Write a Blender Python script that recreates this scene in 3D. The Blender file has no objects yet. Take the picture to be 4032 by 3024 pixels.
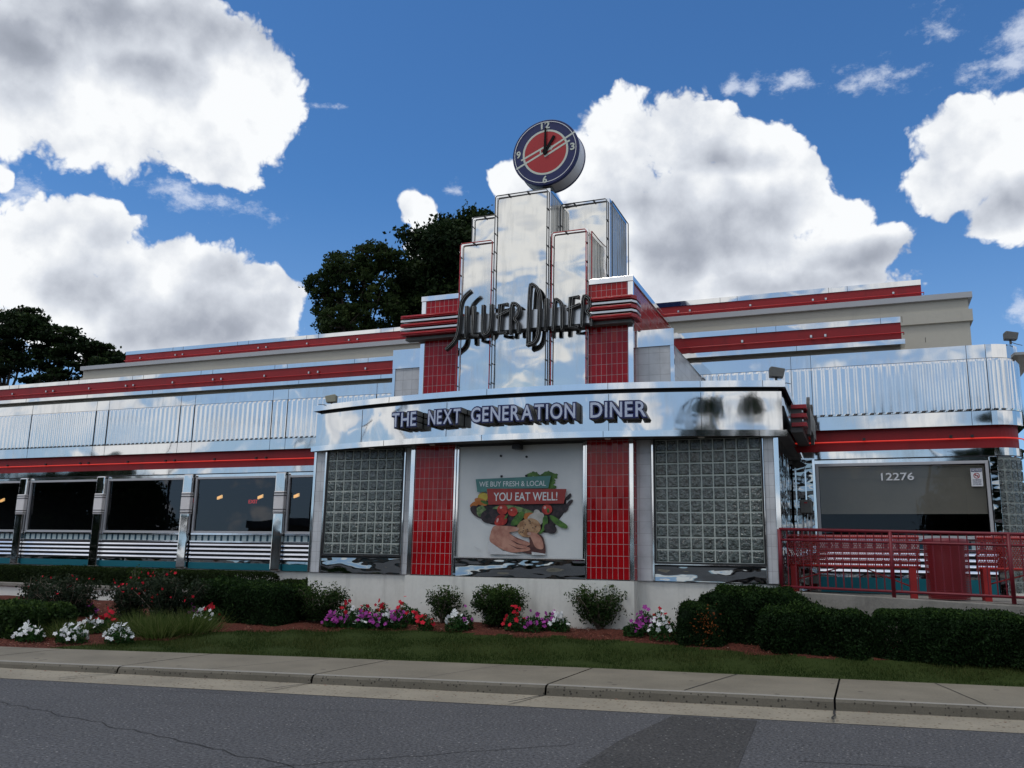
import bpy, bmesh, math, random
import numpy as np
from mathutils import Matrix, Vector
rad = math.radians
sc = bpy.context.scene
C = sc.collection
rng = np.random.default_rng(7)
random.seed(7)

# ------------------------------------------------------------------ camera
p_, r_, a_ = rad(11.415), rad(-1.10), rad(21.9)
fw = np.array([-math.sin(a_)*math.cos(p_), math.cos(a_)*math.cos(p_), math.sin(p_)])
rt = np.array([math.cos(a_), math.sin(a_), 0.0]); dn = np.cross(fw, rt)
right = math.cos(r_)*rt + math.sin(r_)*dn
down = -math.sin(r_)*rt + math.cos(r_)*dn
cam = bpy.data.cameras.new('camera'); co = bpy.data.objects.new('camera', cam); C.objects.link(co)
cam.sensor_width = 36; cam.lens = 3450/4032*36; cam.clip_end = 3000; cam.clip_start = 0.1
M = Matrix.Identity(4)
for i in range(3):
    M[i][0] = right[i]; M[i][1] = -down[i]; M[i][2] = -fw[i]
M[0][3], M[1][3], M[2][3] = 5.83, -15.166, 1.6
co.matrix_world = M
sc.camera = co

# ------------------------------------------------------------------ exposure
sc.view_settings.view_transform = 'Standard'
sc.view_settings.look = 'None'
sc.view_settings.exposure = 0.0
sc.view_settings.gamma = 1.0

# ------------------------------------------------------------------ node helper
class NT:
    def __init__(s, tree): s.t = tree; s.n = tree.nodes; s.l = tree.links
    def _in(s, sock, v):
        if v is None: return
        if isinstance(v, bpy.types.NodeSocket): s.l.new(v, sock)
        else:
            try: sock.default_value = v
            except Exception: sock.default_value = (v[0], v[1], v[2], 1.0)
    def node(s, ty, props=None, **ins):
        n = s.n.new(ty)
        for k, v in (props or {}).items(): setattr(n, k, v)
        for k, v in ins.items():
            k = k.replace('_', ' ')
            s._in(n.inputs[k], v)
        return n
    def math(s, op, a, b=None, c=None, clamp=False):
        n = s.n.new('ShaderNodeMath'); n.operation = op; n.use_clamp = clamp
        for i, v in enumerate((a, b, c)):
            if v is not None: s._in(n.inputs[i], v)
        return n.outputs[0]
    def vmath(s, op, a, b=None, c=None, scale=None):
        n = s.n.new('ShaderNodeVectorMath'); n.operation = op
        for i, v in enumerate((a, b, c)):
            if v is not None: s._in(n.inputs[i], v)
        if scale is not None: s._in(n.inputs['Scale'], scale)
        return n.outputs['Value'] if op in ('LENGTH', 'DOT_PRODUCT') else n.outputs[0]
    def sep(s, v):
        n = s.n.new('ShaderNodeSeparateXYZ'); s.l.new(v, n.inputs[0]); return n.outputs
    def comb(s, x=0., y=0., z=0.):
        n = s.n.new('ShaderNodeCombineXYZ')
        for i, v in enumerate((x, y, z)): s._in(n.inputs[i], v)
        return n.outputs[0]
    def smooth(s, v, a, b, lo=0., hi=1.):
        n = s.n.new('ShaderNodeMapRange'); n.interpolation_type = 'SMOOTHSTEP'
        for i, q in enumerate((v, a, b, lo, hi)): s._in(n.inputs[i], q)
        return n.outputs[0]
    def lin(s, v, a, b, lo=0., hi=1.):
        n = s.n.new('ShaderNodeMapRange')
        for i, q in enumerate((v, a, b, lo, hi)): s._in(n.inputs[i], q)
        return n.outputs[0]
    def noise(s, vec, scale, detail=2., rough=.5, out=0):
        n = s.n.new('ShaderNodeTexNoise'); s._in(n.inputs['Vector'], vec)
        n.inputs['Scale'].default_value = scale; n.inputs['Detail'].default_value = detail; n.inputs['Roughness'].default_value = rough
        return n.outputs[out]
    def mix(s, f, a, b, mode='MIX'):
        n = s.n.new('ShaderNodeMix'); n.data_type = 'RGBA'; n.blend_type = mode
        s._in(n.inputs[0], f); s._in(n.inputs[6], a); s._in(n.inputs[7], b); return n.outputs[2]
    def ramp(s, f, stops):
        n = s.n.new('ShaderNodeValToRGB'); s.l.new(f, n.inputs[0]); e = n.color_ramp.elements
        while len(e) < len(stops): e.new(.5)
        for el, (p, c) in zip(e, stops): el.position = p; el.color = (c[0], c[1], c[2], 1)
        return n.outputs[0]

# ------------------------------------------------------------------ world: sky with cumulus clouds laid out by azimuth / elevation
SUN_AZ, SUN_EL = rad(-140.0), rad(64.0)      # azimuth measured from +y towards +x
world = bpy.data.worlds.new('World'); sc.world = world; world.use_nodes = True
w = NT(world.node_tree); w.n.clear()
WHITE = [(-3.5,18.8,3.2,1.7,1),(-12.0,21.0,4.0,2.5,1),(-45.5,27.3,3.6,2.0,1),(-41.0,14.6,3.0,1.6,1),(-53.0,15.5,3.0,2.0,1),(-48.9,30.1,11.2,4.0,1),(-51.0,25.6,8.5,4.8,1),(-40.2,28.0,4.9,4.2,1),(-42.1,24.7,4.3,2.8,1),(-53.6,28.0,5.3,4.7,1),(-50.7,17.3,5.6,2.9,1),(-43.9,16.6,6.8,2.9,1),(-37.7,15.6,2.6,2.5,1),(-45.6,12.6,11.0,2.6,1),(-47.0,14.8,7.0,2.0,1),(-38.5,14.0,3.5,1.8,1),(-54.1,20.7,.8,.7,1),(-48.2,19.0,2.6,2.1,1),(-14.0,27.0,3.4,3.0,1),(-9.5,26.6,4.7,3.4,1),(-5.9,25.2,4.3,3.0,1),(-15.6,24.3,4.4,3.2,1),(-9.0,21.8,8.6,3.9,1),(-3.6,23.2,3.4,3.2,1),(-10.3,18.0,7.0,2.4,1),(.3,19.2,4.6,2.1,1),(-1.1,21.6,3.2,2.0,1),(-2.5,17.0,7.6,1.9,1),(8.0,24.3,4.3,2.6,1),(6.7,22.4,3.5,2.0,1),(9.6,20.2,3.0,2.6,1),(-29.2,22.3,1.8,1.5,1),(-27.9,20.3,2.4,2.0,1),(-24.9,21.2,2.0,1.2,1),(-22.0,24.2,2.1,1.4,1)]
WISPS = [(5.7,31.0,2.2,1.1),(8.6,28.5,3.6,1.5),(10.5,30.5,2.0,1.2),(1.3,28.9,2.2,1.1),(-2.0,29.3,3.0,.7),(-6.9,30.1,1.3,.8),(-5.1,29.9,.8,.6),(-26.0,23.6,1.3,.7),(-35.0,28.4,1.2,.6),(-43.5,21.3,5.0,1.0),(9.6,15.0,1.2,.9),(-53.0,20.0,2.0,1.2),(11.2,13.6,1.6,1.0)]
GRAY = [(-48.8,31.4,8.8,2.3),(-53.7,28.2,4.1,1.6),(-46.5,28.4,3.3,1.5),(-42.2,14.3,5.5,2.0),(-47.2,15.1,4.6,1.6),(-39.9,17.2,2.9,1.1),(-9.7,20.5,7.0,2.3),(-12.7,22.9,3.5,1.7),(-5.4,21.6,3.6,2.0),(.4,18.6,4.1,1.1),(-3.9,17.5,7.2,1.0),(8.6,20.6,2.9,1.5),(-7.7,24.4,3.7,1.1)]
tc = w.n.new('ShaderNodeTexCoord').outputs['Generated']
dirv = w.vmath('NORMALIZE', tc)
wn = w.noise(dirv, 9.0, 3., .6, out=1)
warp = w.vmath('SCALE', w.vmath('SUBTRACT', wn, (.5, .5, .5)), scale=.075)
dw = w.vmath('NORMALIZE', w.vmath('ADD', dirv, warp))
dx, dy, dz = w.sep(dw)[:3]
az = w.math('MULTIPLY', w.math('ARCTAN2', dx, dy), 180/math.pi)
el = w.math('MULTIPLY', w.math('ARCSINE', dz), 180/math.pi)
pv = w.comb(az, el, 0.)
def blobs(lst, pvv):
    cur = None
    for b in lst:
        k = (1/b[2], 1/b[3], 0)
        L = w.vmath('LENGTH', w.vmath('MULTIPLY_ADD', pvv, k, (-b[0]*k[0], -b[1]*k[1], 0)))
        if len(b) > 4 and b[4] < 1: L = w.math('ADD', L, 1-b[4]-.3)
        cur = L if cur is None else w.math('SMOOTH_MIN', cur, L, .25)
    return cur
mW = w.math('SUBTRACT', 1.0, blobs(WHITE, pv))
mG = w.math('SUBTRACT', 1.0, blobs(GRAY, pv))
fbm = w.noise(dirv, 15.0, 9., .62)
vor = w.node('ShaderNodeTexVoronoi', {'feature': 'F1'}, Vector=w.vmath('ADD', dirv, w.vmath('SCALE', wn, scale=.06)), Scale=34.0, Detail=3.0, Roughness=.6).outputs['Distance']
puff = w.math('SUBTRACT', .45, vor)
detail = w.math('ADD', w.math('MULTIPLY', w.math('SUBTRACT', fbm, .5), 2.3), w.math('MULTIPLY', puff, .85))
# rest of the dome: open cumulus field
rawy = w.sep(dirv)[1]; rawz = w.sep(dirv)[2]
azr = w.math('MULTIPLY', w.math('ARCTAN2', w.sep(dirv)[0], rawy), 180/math.pi)
outside = w.smooth(w.math('ABSOLUTE', w.math('ADD', azr, 22.0)), 42.0, 58.0)
field = w.noise(w.vmath('ADD', w.vmath('MULTIPLY', dirv, (1., 1., 1.9)), (.37, .2, .9)), 4.6, 2., .5)
fieldm = w.math('MULTIPLY', w.math('SUBTRACT', field, .42), 7.0)
fieldm = w.math('ADD', fieldm, w.smooth(rawz, .20, .34, 0., .75))
high = w.smooth(rawz, .60, .75)
fsel = w.math('MAXIMUM', outside, high)
front = w.math('MINIMUM', w.math('MULTIPLY', w.math('ADD', mW, .06), 3.4), 2.2)
base = w.math('ADD', w.math('MULTIPLY', front, w.math('SUBTRACT', 1.0, fsel)), w.math('MULTIPLY', fieldm, fsel))
dens = w.math('ADD', base, detail)
alpha = w.smooth(dens, -.06, .50)
alpha = w.math('MULTIPLY', alpha, w.smooth(base, -1.1, -.3))
# relief: compare the fine structure with itself shifted towards the light
fb2 = w.noise(w.vmath('ADD', dirv, (-.012, 0., .016)), 15.0, 6., .6)
lo1 = w.noise(dirv, 7.5, 3., .5); lo2 = w.noise(w.vmath('ADD', dirv, (-.02, 0., .030)), 7.5, 3., .5)
relief = w.math('ADD', w.math('MULTIPLY', w.math('SUBTRACT', fbm, fb2), .62), w.math('MULTIPLY', w.math('SUBTRACT', lo1, lo2), 1.35))
thick = w.smooth(dens, .5, 2.6)
gray = w.math('MULTIPLY', w.smooth(w.math('ADD', mG, w.math('MULTIPLY', w.math('SUBTRACT', lo1, .5), .9)), -.75, 1.15), w.math('SUBTRACT', 1.0, fsel))
gray = w.math('MAXIMUM', gray, w.math('MULTIPLY', thick, w.math('MULTIPLY', fsel, .65)))
shade = w.math('SUBTRACT', w.math('ADD', .97, relief), w.math('ADD', w.math('MULTIPLY', gray, .52), w.math('MULTIPLY', thick, .10)), clamp=True)
ccol = w.ramp(shade, [(0.0, (.27, .30, .36)), (.35, (.42, .455, .53)), (.7, (.72, .76, .83)), (.95, (1.0, 1.02, 1.04))])
sky = w.node('ShaderNodeTexSky', {'sky_type': 'NISHITA', 'sun_disc': False, 'sun_elevation': SUN_EL, 'sun_rotation': SUN_AZ, 'altitude': 100., 'air_density': 1.0, 'dust_density': .35, 'ozone_density': 2.2})
skyc = w.vmath('MULTIPLY', sky.outputs[0], (.55, .98, 1.36))
cl = w.vmath('SCALE', ccol, scale=9.6)
wm = w.math('SUBTRACT', 1.0, blobs(WISPS, pv))
wfb = w.noise(w.vmath('MULTIPLY', dirv, (1., 1., 1.6)), 22.0, 8., .68)
walpha = w.math('MULTIPLY', w.smooth(w.math('ADD', wm, w.math('MULTIPLY', w.math('SUBTRACT', wfb, .55), 4.5)), -.15, 1.1), .72)
back = w.smooth(rawy, .35, -.45)
low = w.smooth(rawz, .42, .02)
pale = w.math('MAXIMUM', w.math('MULTIPLY', back, w.math('ADD', .45, w.math('MULTIPLY', low, .35))), w.math('MULTIPLY', low, .42))
skyc = w.mix(pale, skyc, (4.3, 5.6, 7.2, 1))
skyw = w.mix(walpha, skyc, (7.6, 8.2, 9.4, 1))
tot = w.mix(alpha, skyw, cl)
bg = w.node('ShaderNodeBackground', None, Color=tot, Strength=.10)
out = w.n.new('ShaderNodeOutputWorld'); w.l.new(bg.outputs[0], out.inputs[0])
world.cycles.sampling_method = 'MANUAL'; world.cycles.sample_map_resolution = 512

# ------------------------------------------------------------------ sun, softened by the cloud in front of it
sl = bpy.data.lights.new('sun', 'SUN'); sl.energy = .85; sl.angle = rad(12.0); sl.color = (1.0, .95, .88)
so = bpy.data.objects.new('sun', sl); C.objects.link(so)
sd = Vector((math.sin(SUN_AZ)*math.cos(SUN_EL), math.cos(SUN_AZ)*math.cos(SUN_EL), math.sin(SUN_EL)))
so.rotation_euler = sd.to_track_quat('Z', 'Y').to_euler(); so.location = sd*80

# ------------------------------------------------------------------ materials
MT = {}
def mat(name, fn):
    m = bpy.data.materials.new(name); m.use_nodes = True; t = NT(m.node_tree); t.n.clear()
    o = t.n.new('ShaderNodeOutputMaterial'); sh = fn(t); t.l.new(sh, o.inputs[0]); MT[name] = m; return m
def P(t, color, rough=.6, metal=0., spec=.5, normal=None, emis=None, es=0., coat=0.):
    n = t.n.new('ShaderNodeBsdfPrincipled')
    t._in(n.inputs['Base Color'], color if not (isinstance(color, tuple) and len(color) == 3) else (*color, 1))
    t._in(n.inputs['Roughness'], rough); t._in(n.inputs['Metallic'], metal); n.inputs['Specular IOR Level'].default_value = spec
    if normal is not None: t.l.new(normal, n.inputs['Normal'])
    if emis is not None: n.inputs['Emission Color'].default_value = (*emis, 1); n.inputs['Emission Strength'].default_value = es
    n.inputs['Coat Weight'].default_value = coat
    return n.outputs[0]
def obj_co(t): return t.n.new('ShaderNodeTexCoord').outputs['Object']
def bump(t, h, strength=1., dist=.01, normal=None):
    n = t.n.new('ShaderNodeBump'); n.inputs['Strength'].default_value = strength; n.inputs['Distance'].default_value = dist
    t._in(n.inputs['Height'], h)
    if normal is not None: t.l.new(normal, n.inputs['Normal'])
    return n.outputs[0]
def chrome(name, base, rough, waves, grime=.15, tint=(1, 1, 1)):
    def f(t):
        c = obj_co(t); nrm = None; h = None
        for sx, sc_, amp in waves:
            v = t.vmath('MULTIPLY', c, sx)
            q = t.math('MULTIPLY', t.noise(v, sc_, 1.0, .4), amp)
            h = q if h is None else t.math('ADD', h, q)
        nrm = bump(t, h, 1.0, 1.0)
        g = t.noise(t.vmath('MULTIPLY', c, (6., 6., .8)), 1.3, 5., .65)
        g2 = t.noise(c, .9, 3., .6)
        gm = t.smooth(t.math('MULTIPLY', t.math('ADD', g, g2), .5), .45, .75)
        col = t.mix(t.math('MULTIPLY', gm, grime), (base*tint[0], base*tint[1], base*tint[2], 1), (base*.45, base*.40, base*.33, 1))
        ro = t.math('ADD', rough, t.math('MULTIPLY', gm, grime*.35))
        return P(t, col, ro, 1.0, .5, nrm)
    return mat(name, f)
chrome('polished_steel_sheet', .70, .045, [((1, 1, 1.5), .75, .026), ((1, 1, 1), 2.4, .0022)], .28)
chrome('fluted_steel', .70, .09, [((1, 1, .9), .9, .014), ((1, 1, 1), 3.0, .0012)], .12)
chrome('tower_steel', .72, .065, [((1, 1, 1.1), .62, .10), ((1, 1, 1.6), 1.5, .012)], .42, (1.0, .985, .94))
chrome('weathered_side_steel', .50, .30, [((8, 8, .15), 1., .01)], .8, (1.0, .97, .90))
chrome('buckled_steel', .42, .03, [((.7, 1, 1.9), 1.7, .05), ((.8, 1, 2.), 3.4, .010)], .2, (.92, .98, 1.))
chrome('steel_trim', .78, .07, [((1, 1, 1), 1.4, .009)], .22)
chrome('ribbed_steel', .80, .10, [((1, 1, 1), 2.5, .004)], .1, (.97, .98, 1.05))
chrome('brushed_aluminium', .55, .32, [((1, 1, 1), 3., .001)], .15)
def weath(name, base, var, rough=.8, sc_=3.0, bs=.004, stain=None, spec=.4, metal=0.):
    if name == 'black_letter': spec = .12
    def f(t):
        c = obj_co(t)
        n1 = t.noise(c, sc_, 6., .62); n2 = t.noise(c, sc_*14, 4., .6)
        k = t.math('ADD', t.math('MULTIPLY', n1, .65), t.math('MULTIPLY', n2, .35))
        col = t.mix(t.smooth(k, .3, .7), tuple(b*(1-var) for b in base), tuple(b*(1+var) for b in base))
        if stain:
            s = t.noise(t.vmath('MULTIPLY', c, (2.5, 2.5, .35)), 1.6, 5., .6)
            col = t.mix(t.smooth(s, .52, .75, 0., stain[1]), col, (*stain[0], 1))
        return P(t, col, rough, metal, spec, bump(t, t.math('ADD', n2, n1), .5, bs))
    return mat(name, f)
weath('painted_foundation', (.70, .69, .64), .07, .85, 1.2, .004, ((.30, .29, .26), .35))
weath('stucco_wall', (.50, .475, .41), .035, .9, .8, .003, ((.30, .29, .26), .2))
weath('concrete', (.235, .22, .195), .22, .92, 2.5, .006, ((.11, .10, .09), .5))
weath('grey_cladding_paint', (.45, .46, .48), .03, .5, 2.0, .001)
weath('teal_enamel', (.004, .125, .165), .06, .35, 2., .001)
weath('dark_paint_and_shade', (.02, .02, .022), .2, .5, 3., .001)
weath('dark_soffit', (.10, .10, .10), .2, .55, 3., .001)
weath('red_enamel', (.29, .009, .013), .08, .5, 1.6, .001, ((.12, .01, .012), .4))
weath('red_gloss', (.34, .009, .013), .08, .25, 2., .001)
weath('railing_paint', (.16, .008, .018), .15, .45, 5., .001, ((.05, .02, .02), .4))
weath('bench_paint', (.34, .018, .018), .15, .5, 5., .001)
weath('floodlight_shell', (.34, .33, .25), .12, .6, 6., .001)
weath('white_collar', (.80, .77, .76), .05, .4, 3., .001)
weath('plastic_white', (.70, .72, .74), .03, .5, 3., .001)
weath('pale_letter_face', (.50, .56, .70), .04, .45, 3., .001)
weath('pale_dial', (.60, .63, .55), .03, .5, 3., .001)
weath('red_dial', (.42, .02, .025), .06, .5, 3., .001)
weath('navy_paint', (.008, .014, .095), .1, .45, 3., .001)
weath('letter_side', (.13, .132, .125), .2, .5, 3., .001)
weath('script_side', (.055, .055, .053), .3, .4, 4., .001)
weath('black_letter', (.004, .004, .006), .2, .6, 3., .001)
weath('outline_glass', (.48, .48, .46), .05, .3, 3., .0005)
weath('neon_glass', (.80, .80, .78), .05, .25, 3., .0005)
weath('bark', (.055, .042, .032), .35, .95, 6., .02)
weath('twig_bark', (.16, .13, .10), .3, .95, 20., .002)
weath('pale_roof', (.5, .5, .48), .05, .8, 1., .002)
weath('far_brick', (.17, .12, .085), .2, .9, 1.5, .003)
mat('red_neon_tube', lambda t: P(t, (.75, .03, .02), .3, emis=(1., .05, .03), es=.35))
mat('warm_lamp', lambda t: P(t, (.8, .5, .2), .5, emis=(1., .62, .25), es=2.2))
mat('red_lit_letter', lambda t: P(t, (.5, .02, .02), .5, emis=(1., .06, .05), es=1.0))
mat('red_tube_off', lambda t: P(t, (.50, .015, .02), .25))
def tilemat(name, c1, c2, mortar, bw, rh, ms, ox, oz, rough=.2, axis='xz'):
    def f(t):
        c = obj_co(t); x, y, z = t.sep(c)[:3]
        u = t.math('ADD', x if axis == 'xz' else y, ox); v = t.math('ADD', z, oz)
        b = t.node('ShaderNodeTexBrick', {'offset': 0., 'squash': 1.}, Vector=t.comb(u, v, 0.), Color1=(*c1, 1), Color2=(*c2, 1), Mortar=(*mortar, 1), Scale=1.0)
        b.inputs['Mortar Size'].default_value = ms; b.inputs['Brick Width'].default_value = bw; b.inputs['Row Height'].default_value = rh
        b.inputs['Mortar Smooth'].default_value = .1; b.inputs['Bias'].default_value = 0.
        n = t.noise(c, 2.2, 4., .6)
        col = t.mix(t.smooth(n, .35, .7), b.outputs['Color'], t.vmath('SCALE', b.outputs['Color'], scale=.78))
        # every tile sits at a slightly different angle
        cell = t.comb(t.math('FLOOR', t.math('DIVIDE', u, bw)), t.math('FLOOR', t.math('DIVIDE', v, rh)), 0.)
        wn_ = t.node('ShaderNodeTexWhiteNoise', {'noise_dimensions': '3D'}, Vector=cell).outputs['Color']
        tilt = t.vmath('SCALE', t.vmath('SUBTRACT', wn_, (.5, .5, .5)), scale=.035)
        geo = t.n.new('ShaderNodeNewGeometry').outputs['Normal']
        nn = t.vmath('NORMALIZE', t.vmath('ADD', geo, tilt))
        h = t.math('SUBTRACT', 1.0, b.outputs['Fac'])
        return P(t, col, t.math('ADD', rough, t.math('MULTIPLY', b.outputs['Fac'], .5)), 0., .28, bump(t, h, .6, .004, nn))
    return mat(name, f)
tilemat('red_tile', (.34, .003, .007), (.42, .005, .009), (.50, .36, .36), .0974, .2, .0035, 2.15, -1.315+.2*10, .10)
tilemat('red_tile_return', (.34, .003, .007), (.42, .005, .009), (.50, .36, .36), .0974, .2, .0035, 2.15, -1.315+.2*10, .16, 'yz')
tilemat('white_tile', (.62, .63, .65), (.66, .67, .69), (.42, .42, .43), .2, .2, .003, .02, -1.31+2., .28)
tilemat('white_tile_return', (.62, .63, .65), (.66, .67, .69), (.42, .42, .43), .2, .2, .003, .02, -1.31+2., .28, 'yz')
def glassblock(t):
    c = obj_co(t)
    n = t.noise(c, 16., 2.5, .65); n2 = t.noise(c, 34., 1.5, .5)
    h = t.math('ADD', n, t.math('MULTIPLY', n2, .5))
    col = t.mix(t.smooth(n, .35, .62), (.010, .016, .014, 1), (.085, .11, .10, 1))
    return P(t, col, .07, 0., .9, bump(t, h, 1., .035), coat=.3)
mat('wavy_glass_block', glassblock)
mat('block_mortar', lambda t: P(t, t.mix(t.noise(obj_co(t), 4., 3.), (.34, .38, .35, 1), (.52, .56, .52, 1)), .7))
def tinted(t, tint=.30, k=1.5):
    c = obj_co(t)
    nrm = bump(t, t.noise(c, .7, 1.), 1., .006)
    fr = t.n.new('ShaderNodeFresnel'); fr.inputs['IOR'].default_value = 1.52; t.l.new(nrm, fr.inputs['Normal'])
    g = t.n.new('ShaderNodeBsdfGlossy'); g.inputs['Roughness'].default_value = .01; g.inputs['Color'].default_value = (.9, .93, 1, 1); t.l.new(nrm, g.inputs['Normal'])
    tr = t.n.new('ShaderNodeBsdfTransparent'); tr.inputs['Color'].default_value = (tint, tint*1.02, tint*1.04, 1)
    m = t.n.new('ShaderNodeMixShader'); t.l.new(t.math('MULTIPLY', fr.outputs[0], k, clamp=True), m.inputs[0]); t.l.new(tr.outputs[0], m.inputs[1]); t.l.new(g.outputs[0], m.inputs[2])
    return m.outputs[0]
mat('tinted_glass', tinted); mat('clear_glass', lambda t: tinted(t, .84, .8))
weath('blind_slat', (.66, .60, .48), .05, .7, 2., .001)
def stripes(t):
    x, y, z = t.sep(obj_co(t))[:3]
    f = t.math('FRACT', t.math('DIVIDE', t.math('ADD', x, 40.), .2))
    k = t.math('GREATER_THAN', f, .66)
    return P(t, t.mix(k, (.42, .52, .54, 1), (.012, .055, .085, 1)), .25)
mat('striped_glass_band', stripes)
def perforated(name, col, s, hole, axis='xz'):
    def f(t):
        c = obj_co(t); x, y, z = t.sep(c)[:3]
        u = t.math('DIVIDE', x if axis == 'xz' else (t.math('MULTIPLY', t.math('ARCTAN2', y, x), .33) if axis == 'cyl' else x), s)
        v = t.math('DIVIDE', z if axis != 'xy' else y, s*.87)
        row = t.math('FLOOR', v); odd = t.math('MULTIPLY', t.math('MODULO', t.math('ABSOLUTE', row), 2.), .5)
        fu = t.math('SUBTRACT', t.math('FRACT', t.math('ADD', u, odd)), .5); fv = t.math('MULTIPLY', t.math('SUBTRACT', t.math('FRACT', v), .5), .87)
        d = t.vmath('LENGTH', t.comb(fu, fv, 0.))
        k = t.math('LESS_THAN', d, hole)
        tr = t.n.new('ShaderNodeBsdfTransparent'); m = t.n.new('ShaderNodeMixShader')
        t.l.new(k, m.inputs[0]); t.l.new(P(t, col, .5), m.inputs[1]); t.l.new(tr.outputs[0], m.inputs[2]); return m.outputs[0]
    return mat(name, f)
perforated('perforated_bench_metal', (.30, .016, .018), .035, .33)
perforated('perforated_seat_metal', (.30, .016, .018), .035, .33, 'xy')
perforated('perforated_bin_metal', (.22, .012, .018), .03, .30, 'cyl')
# ground
def asphalt(name, base, tint):
    def f(t):
        c = obj_co(t)
        n1 = t.noise(c, .35, 4., .6); n2 = t.noise(c, 34., 3., .75); n3 = t.noise(c, 2.5, 5., .65)
        b = t.math('ADD', t.math('MULTIPLY', t.math('SUBTRACT', n1, .5), .45), t.math('MULTIPLY', t.math('SUBTRACT', n3, .5), .35))
        g = t.math('ADD', 1.0, t.math('ADD', b, t.math('MULTIPLY', t.math('SUBTRACT', n2, .5), 4.4)))
        col = t.vmath('SCALE', tint, scale=t.math('MULTIPLY', g, base))
        sp = t.node('ShaderNodeTexVoronoi', {'feature': 'F1'}, Vector=c, Scale=26.).outputs['Distance']
        spk = t.node('ShaderNodeTexVoronoi', {'feature': 'F1'}, Vector=c, Scale=26.).outputs['Color']
        lightst = t.math('MULTIPLY', t.math('LESS_THAN', sp, .25), t.math('GREATER_THAN', t.sep(spk)[0], .90))
        col = t.mix(t.math('MULTIPLY', lightst, .6), col, (.34, .33, .31, 1))
        return P(t, col, .85, 0., .35, bump(t, n2, .9, .008))
    return mat(name, f)
asphalt('old_asphalt', .080, (.99, .99, 1.04)); asphalt('patch_asphalt', .050, (1.0, .97, .95))
def conc(name, base, dirt, sc_, spots):
    def f(t):
        c = obj_co(t)
        n1 = t.noise(c, 1.1, 5., .6); n2 = t.noise(c, 45., 3., .7)
        k = t.math('ADD', t.math('MULTIPLY', n1, .6), t.math('MULTIPLY', n2, .4))
        col = t.mix(t.smooth(k, .3, .7), tuple(b*.78 for b in base), tuple(b*1.15 for b in base))
        v = t.node('ShaderNodeTexVoronoi', {'feature': 'F1'}, Vector=c, Scale=sc_)
        s = t.math('MULTIPLY', t.math('LESS_THAN', v.outputs['Distance'], .32), t.math('GREATER_THAN', t.sep(v.outputs['Color'])[0], 1-spots))
        col = t.mix(t.math('MULTIPLY', s, .75), col, dirt)
        return P(t, col, .9, 0., .3, bump(t, k, .6, .006))
    return mat(name, f)
conc('sidewalk_concrete', (.205, .183, .142), (.07, .06, .05, 1), 9., .02)
conc('kerb_concrete', (.135, .122, .098), (.022, .020, .017, 1), 26., .34)
conc('gutter_concrete', (.275, .245, .19), (.13, .09, .055, 1), 20., .30)
mat('kerb_lip', lambda t: P(t, t.mix(t.noise(obj_co(t), 30., 3.), (.20, .19, .165, 1), (.33, .31, .275, 1)), .9))
mat('crack_dark', lambda t: P(t, (.022, .021, .02), .95))
def soil(t):
    c = obj_co(t); x, y, z = t.sep(c)[:3]
    n = t.noise(c, 38., 4., .7); n2 = t.noise(c, 3., 3.)
    a = t.mix(t.smooth(n, .35, .65), (.035, .010, .007, 1), (.17, .050, .032, 1))
    return P(t, a, .95, 0., .2, bump(t, n, 1., .03))
mat('red_mulch', soil)
mat('lawn_soil', lambda t: P(t, t.mix(t.noise(obj_co(t), 9., 5., .7), (.014, .026, .006, 1), (.045, .062, .016, 1)), .95, 0., .1))
def chip(t):
    a = t.node('ShaderNodeAttribute', {'attribute_name': 'v'}).outputs['Fac']
    return P(t, t.ramp(a, [(0, (.05, .014, .010)), (.6, (.20, .065, .04)), (.93, (.30, .13, .08)), (1, (.55, .45, .35))]), .9)
mat('mulch_chips', chip)
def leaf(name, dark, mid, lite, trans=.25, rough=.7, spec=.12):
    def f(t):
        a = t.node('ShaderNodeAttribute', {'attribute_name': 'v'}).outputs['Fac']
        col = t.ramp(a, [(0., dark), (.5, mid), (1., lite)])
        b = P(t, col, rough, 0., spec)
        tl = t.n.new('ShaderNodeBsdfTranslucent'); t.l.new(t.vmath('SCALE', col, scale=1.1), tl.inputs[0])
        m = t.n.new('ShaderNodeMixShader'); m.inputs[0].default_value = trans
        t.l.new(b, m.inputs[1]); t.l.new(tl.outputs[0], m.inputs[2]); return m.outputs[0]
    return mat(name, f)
leaf('yew_leaf', (.006, .015, .005), (.014, .036, .009), (.050, .095, .018))
leaf('boxwood_leaf', (.010, .022, .007), (.026, .055, .012), (.095, .15, .032))
leaf('planter_hedge_leaf', (.010, .018, .006), (.022, .040, .010), (.050, .078, .018))
leaf('rose_leaf', (.012, .020, .012), (.024, .038, .020), (.050, .060, .030))
leaf('vinca_leaf', (.012, .035, .010), (.024, .070, .018), (.05, .12, .03))
leaf('grass_blade', (.015, .033, .007), (.033, .058, .012), (.095, .10, .032), .3)
leaf('clump_blade', (.030, .055, .012), (.075, .12, .025), (.20, .22, .08), .35)
leaf('tree_leaf_dark', (.006, .013, .005), (.015, .030, .009), (.050, .075, .018), .22)
leaf('tree_leaf_light', (.014, .028, .008), (.030, .050, .014), (.075, .10, .028), .32)
leaf('orange_sprig', (.10, .03, .01), (.22, .06, .015), (.35, .11, .03))
for nm, cc in (('white', (.84, .86, .86)), ('red', (.62, .022, .045)), ('magenta', (.42, .07, .36)), ('rose_red', (.58, .015, .035))):
    leaf(nm+'_petal', tuple(c*.75 for c in cc), cc, tuple(min(.85, c*1.2) for c in cc), .25)

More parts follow.
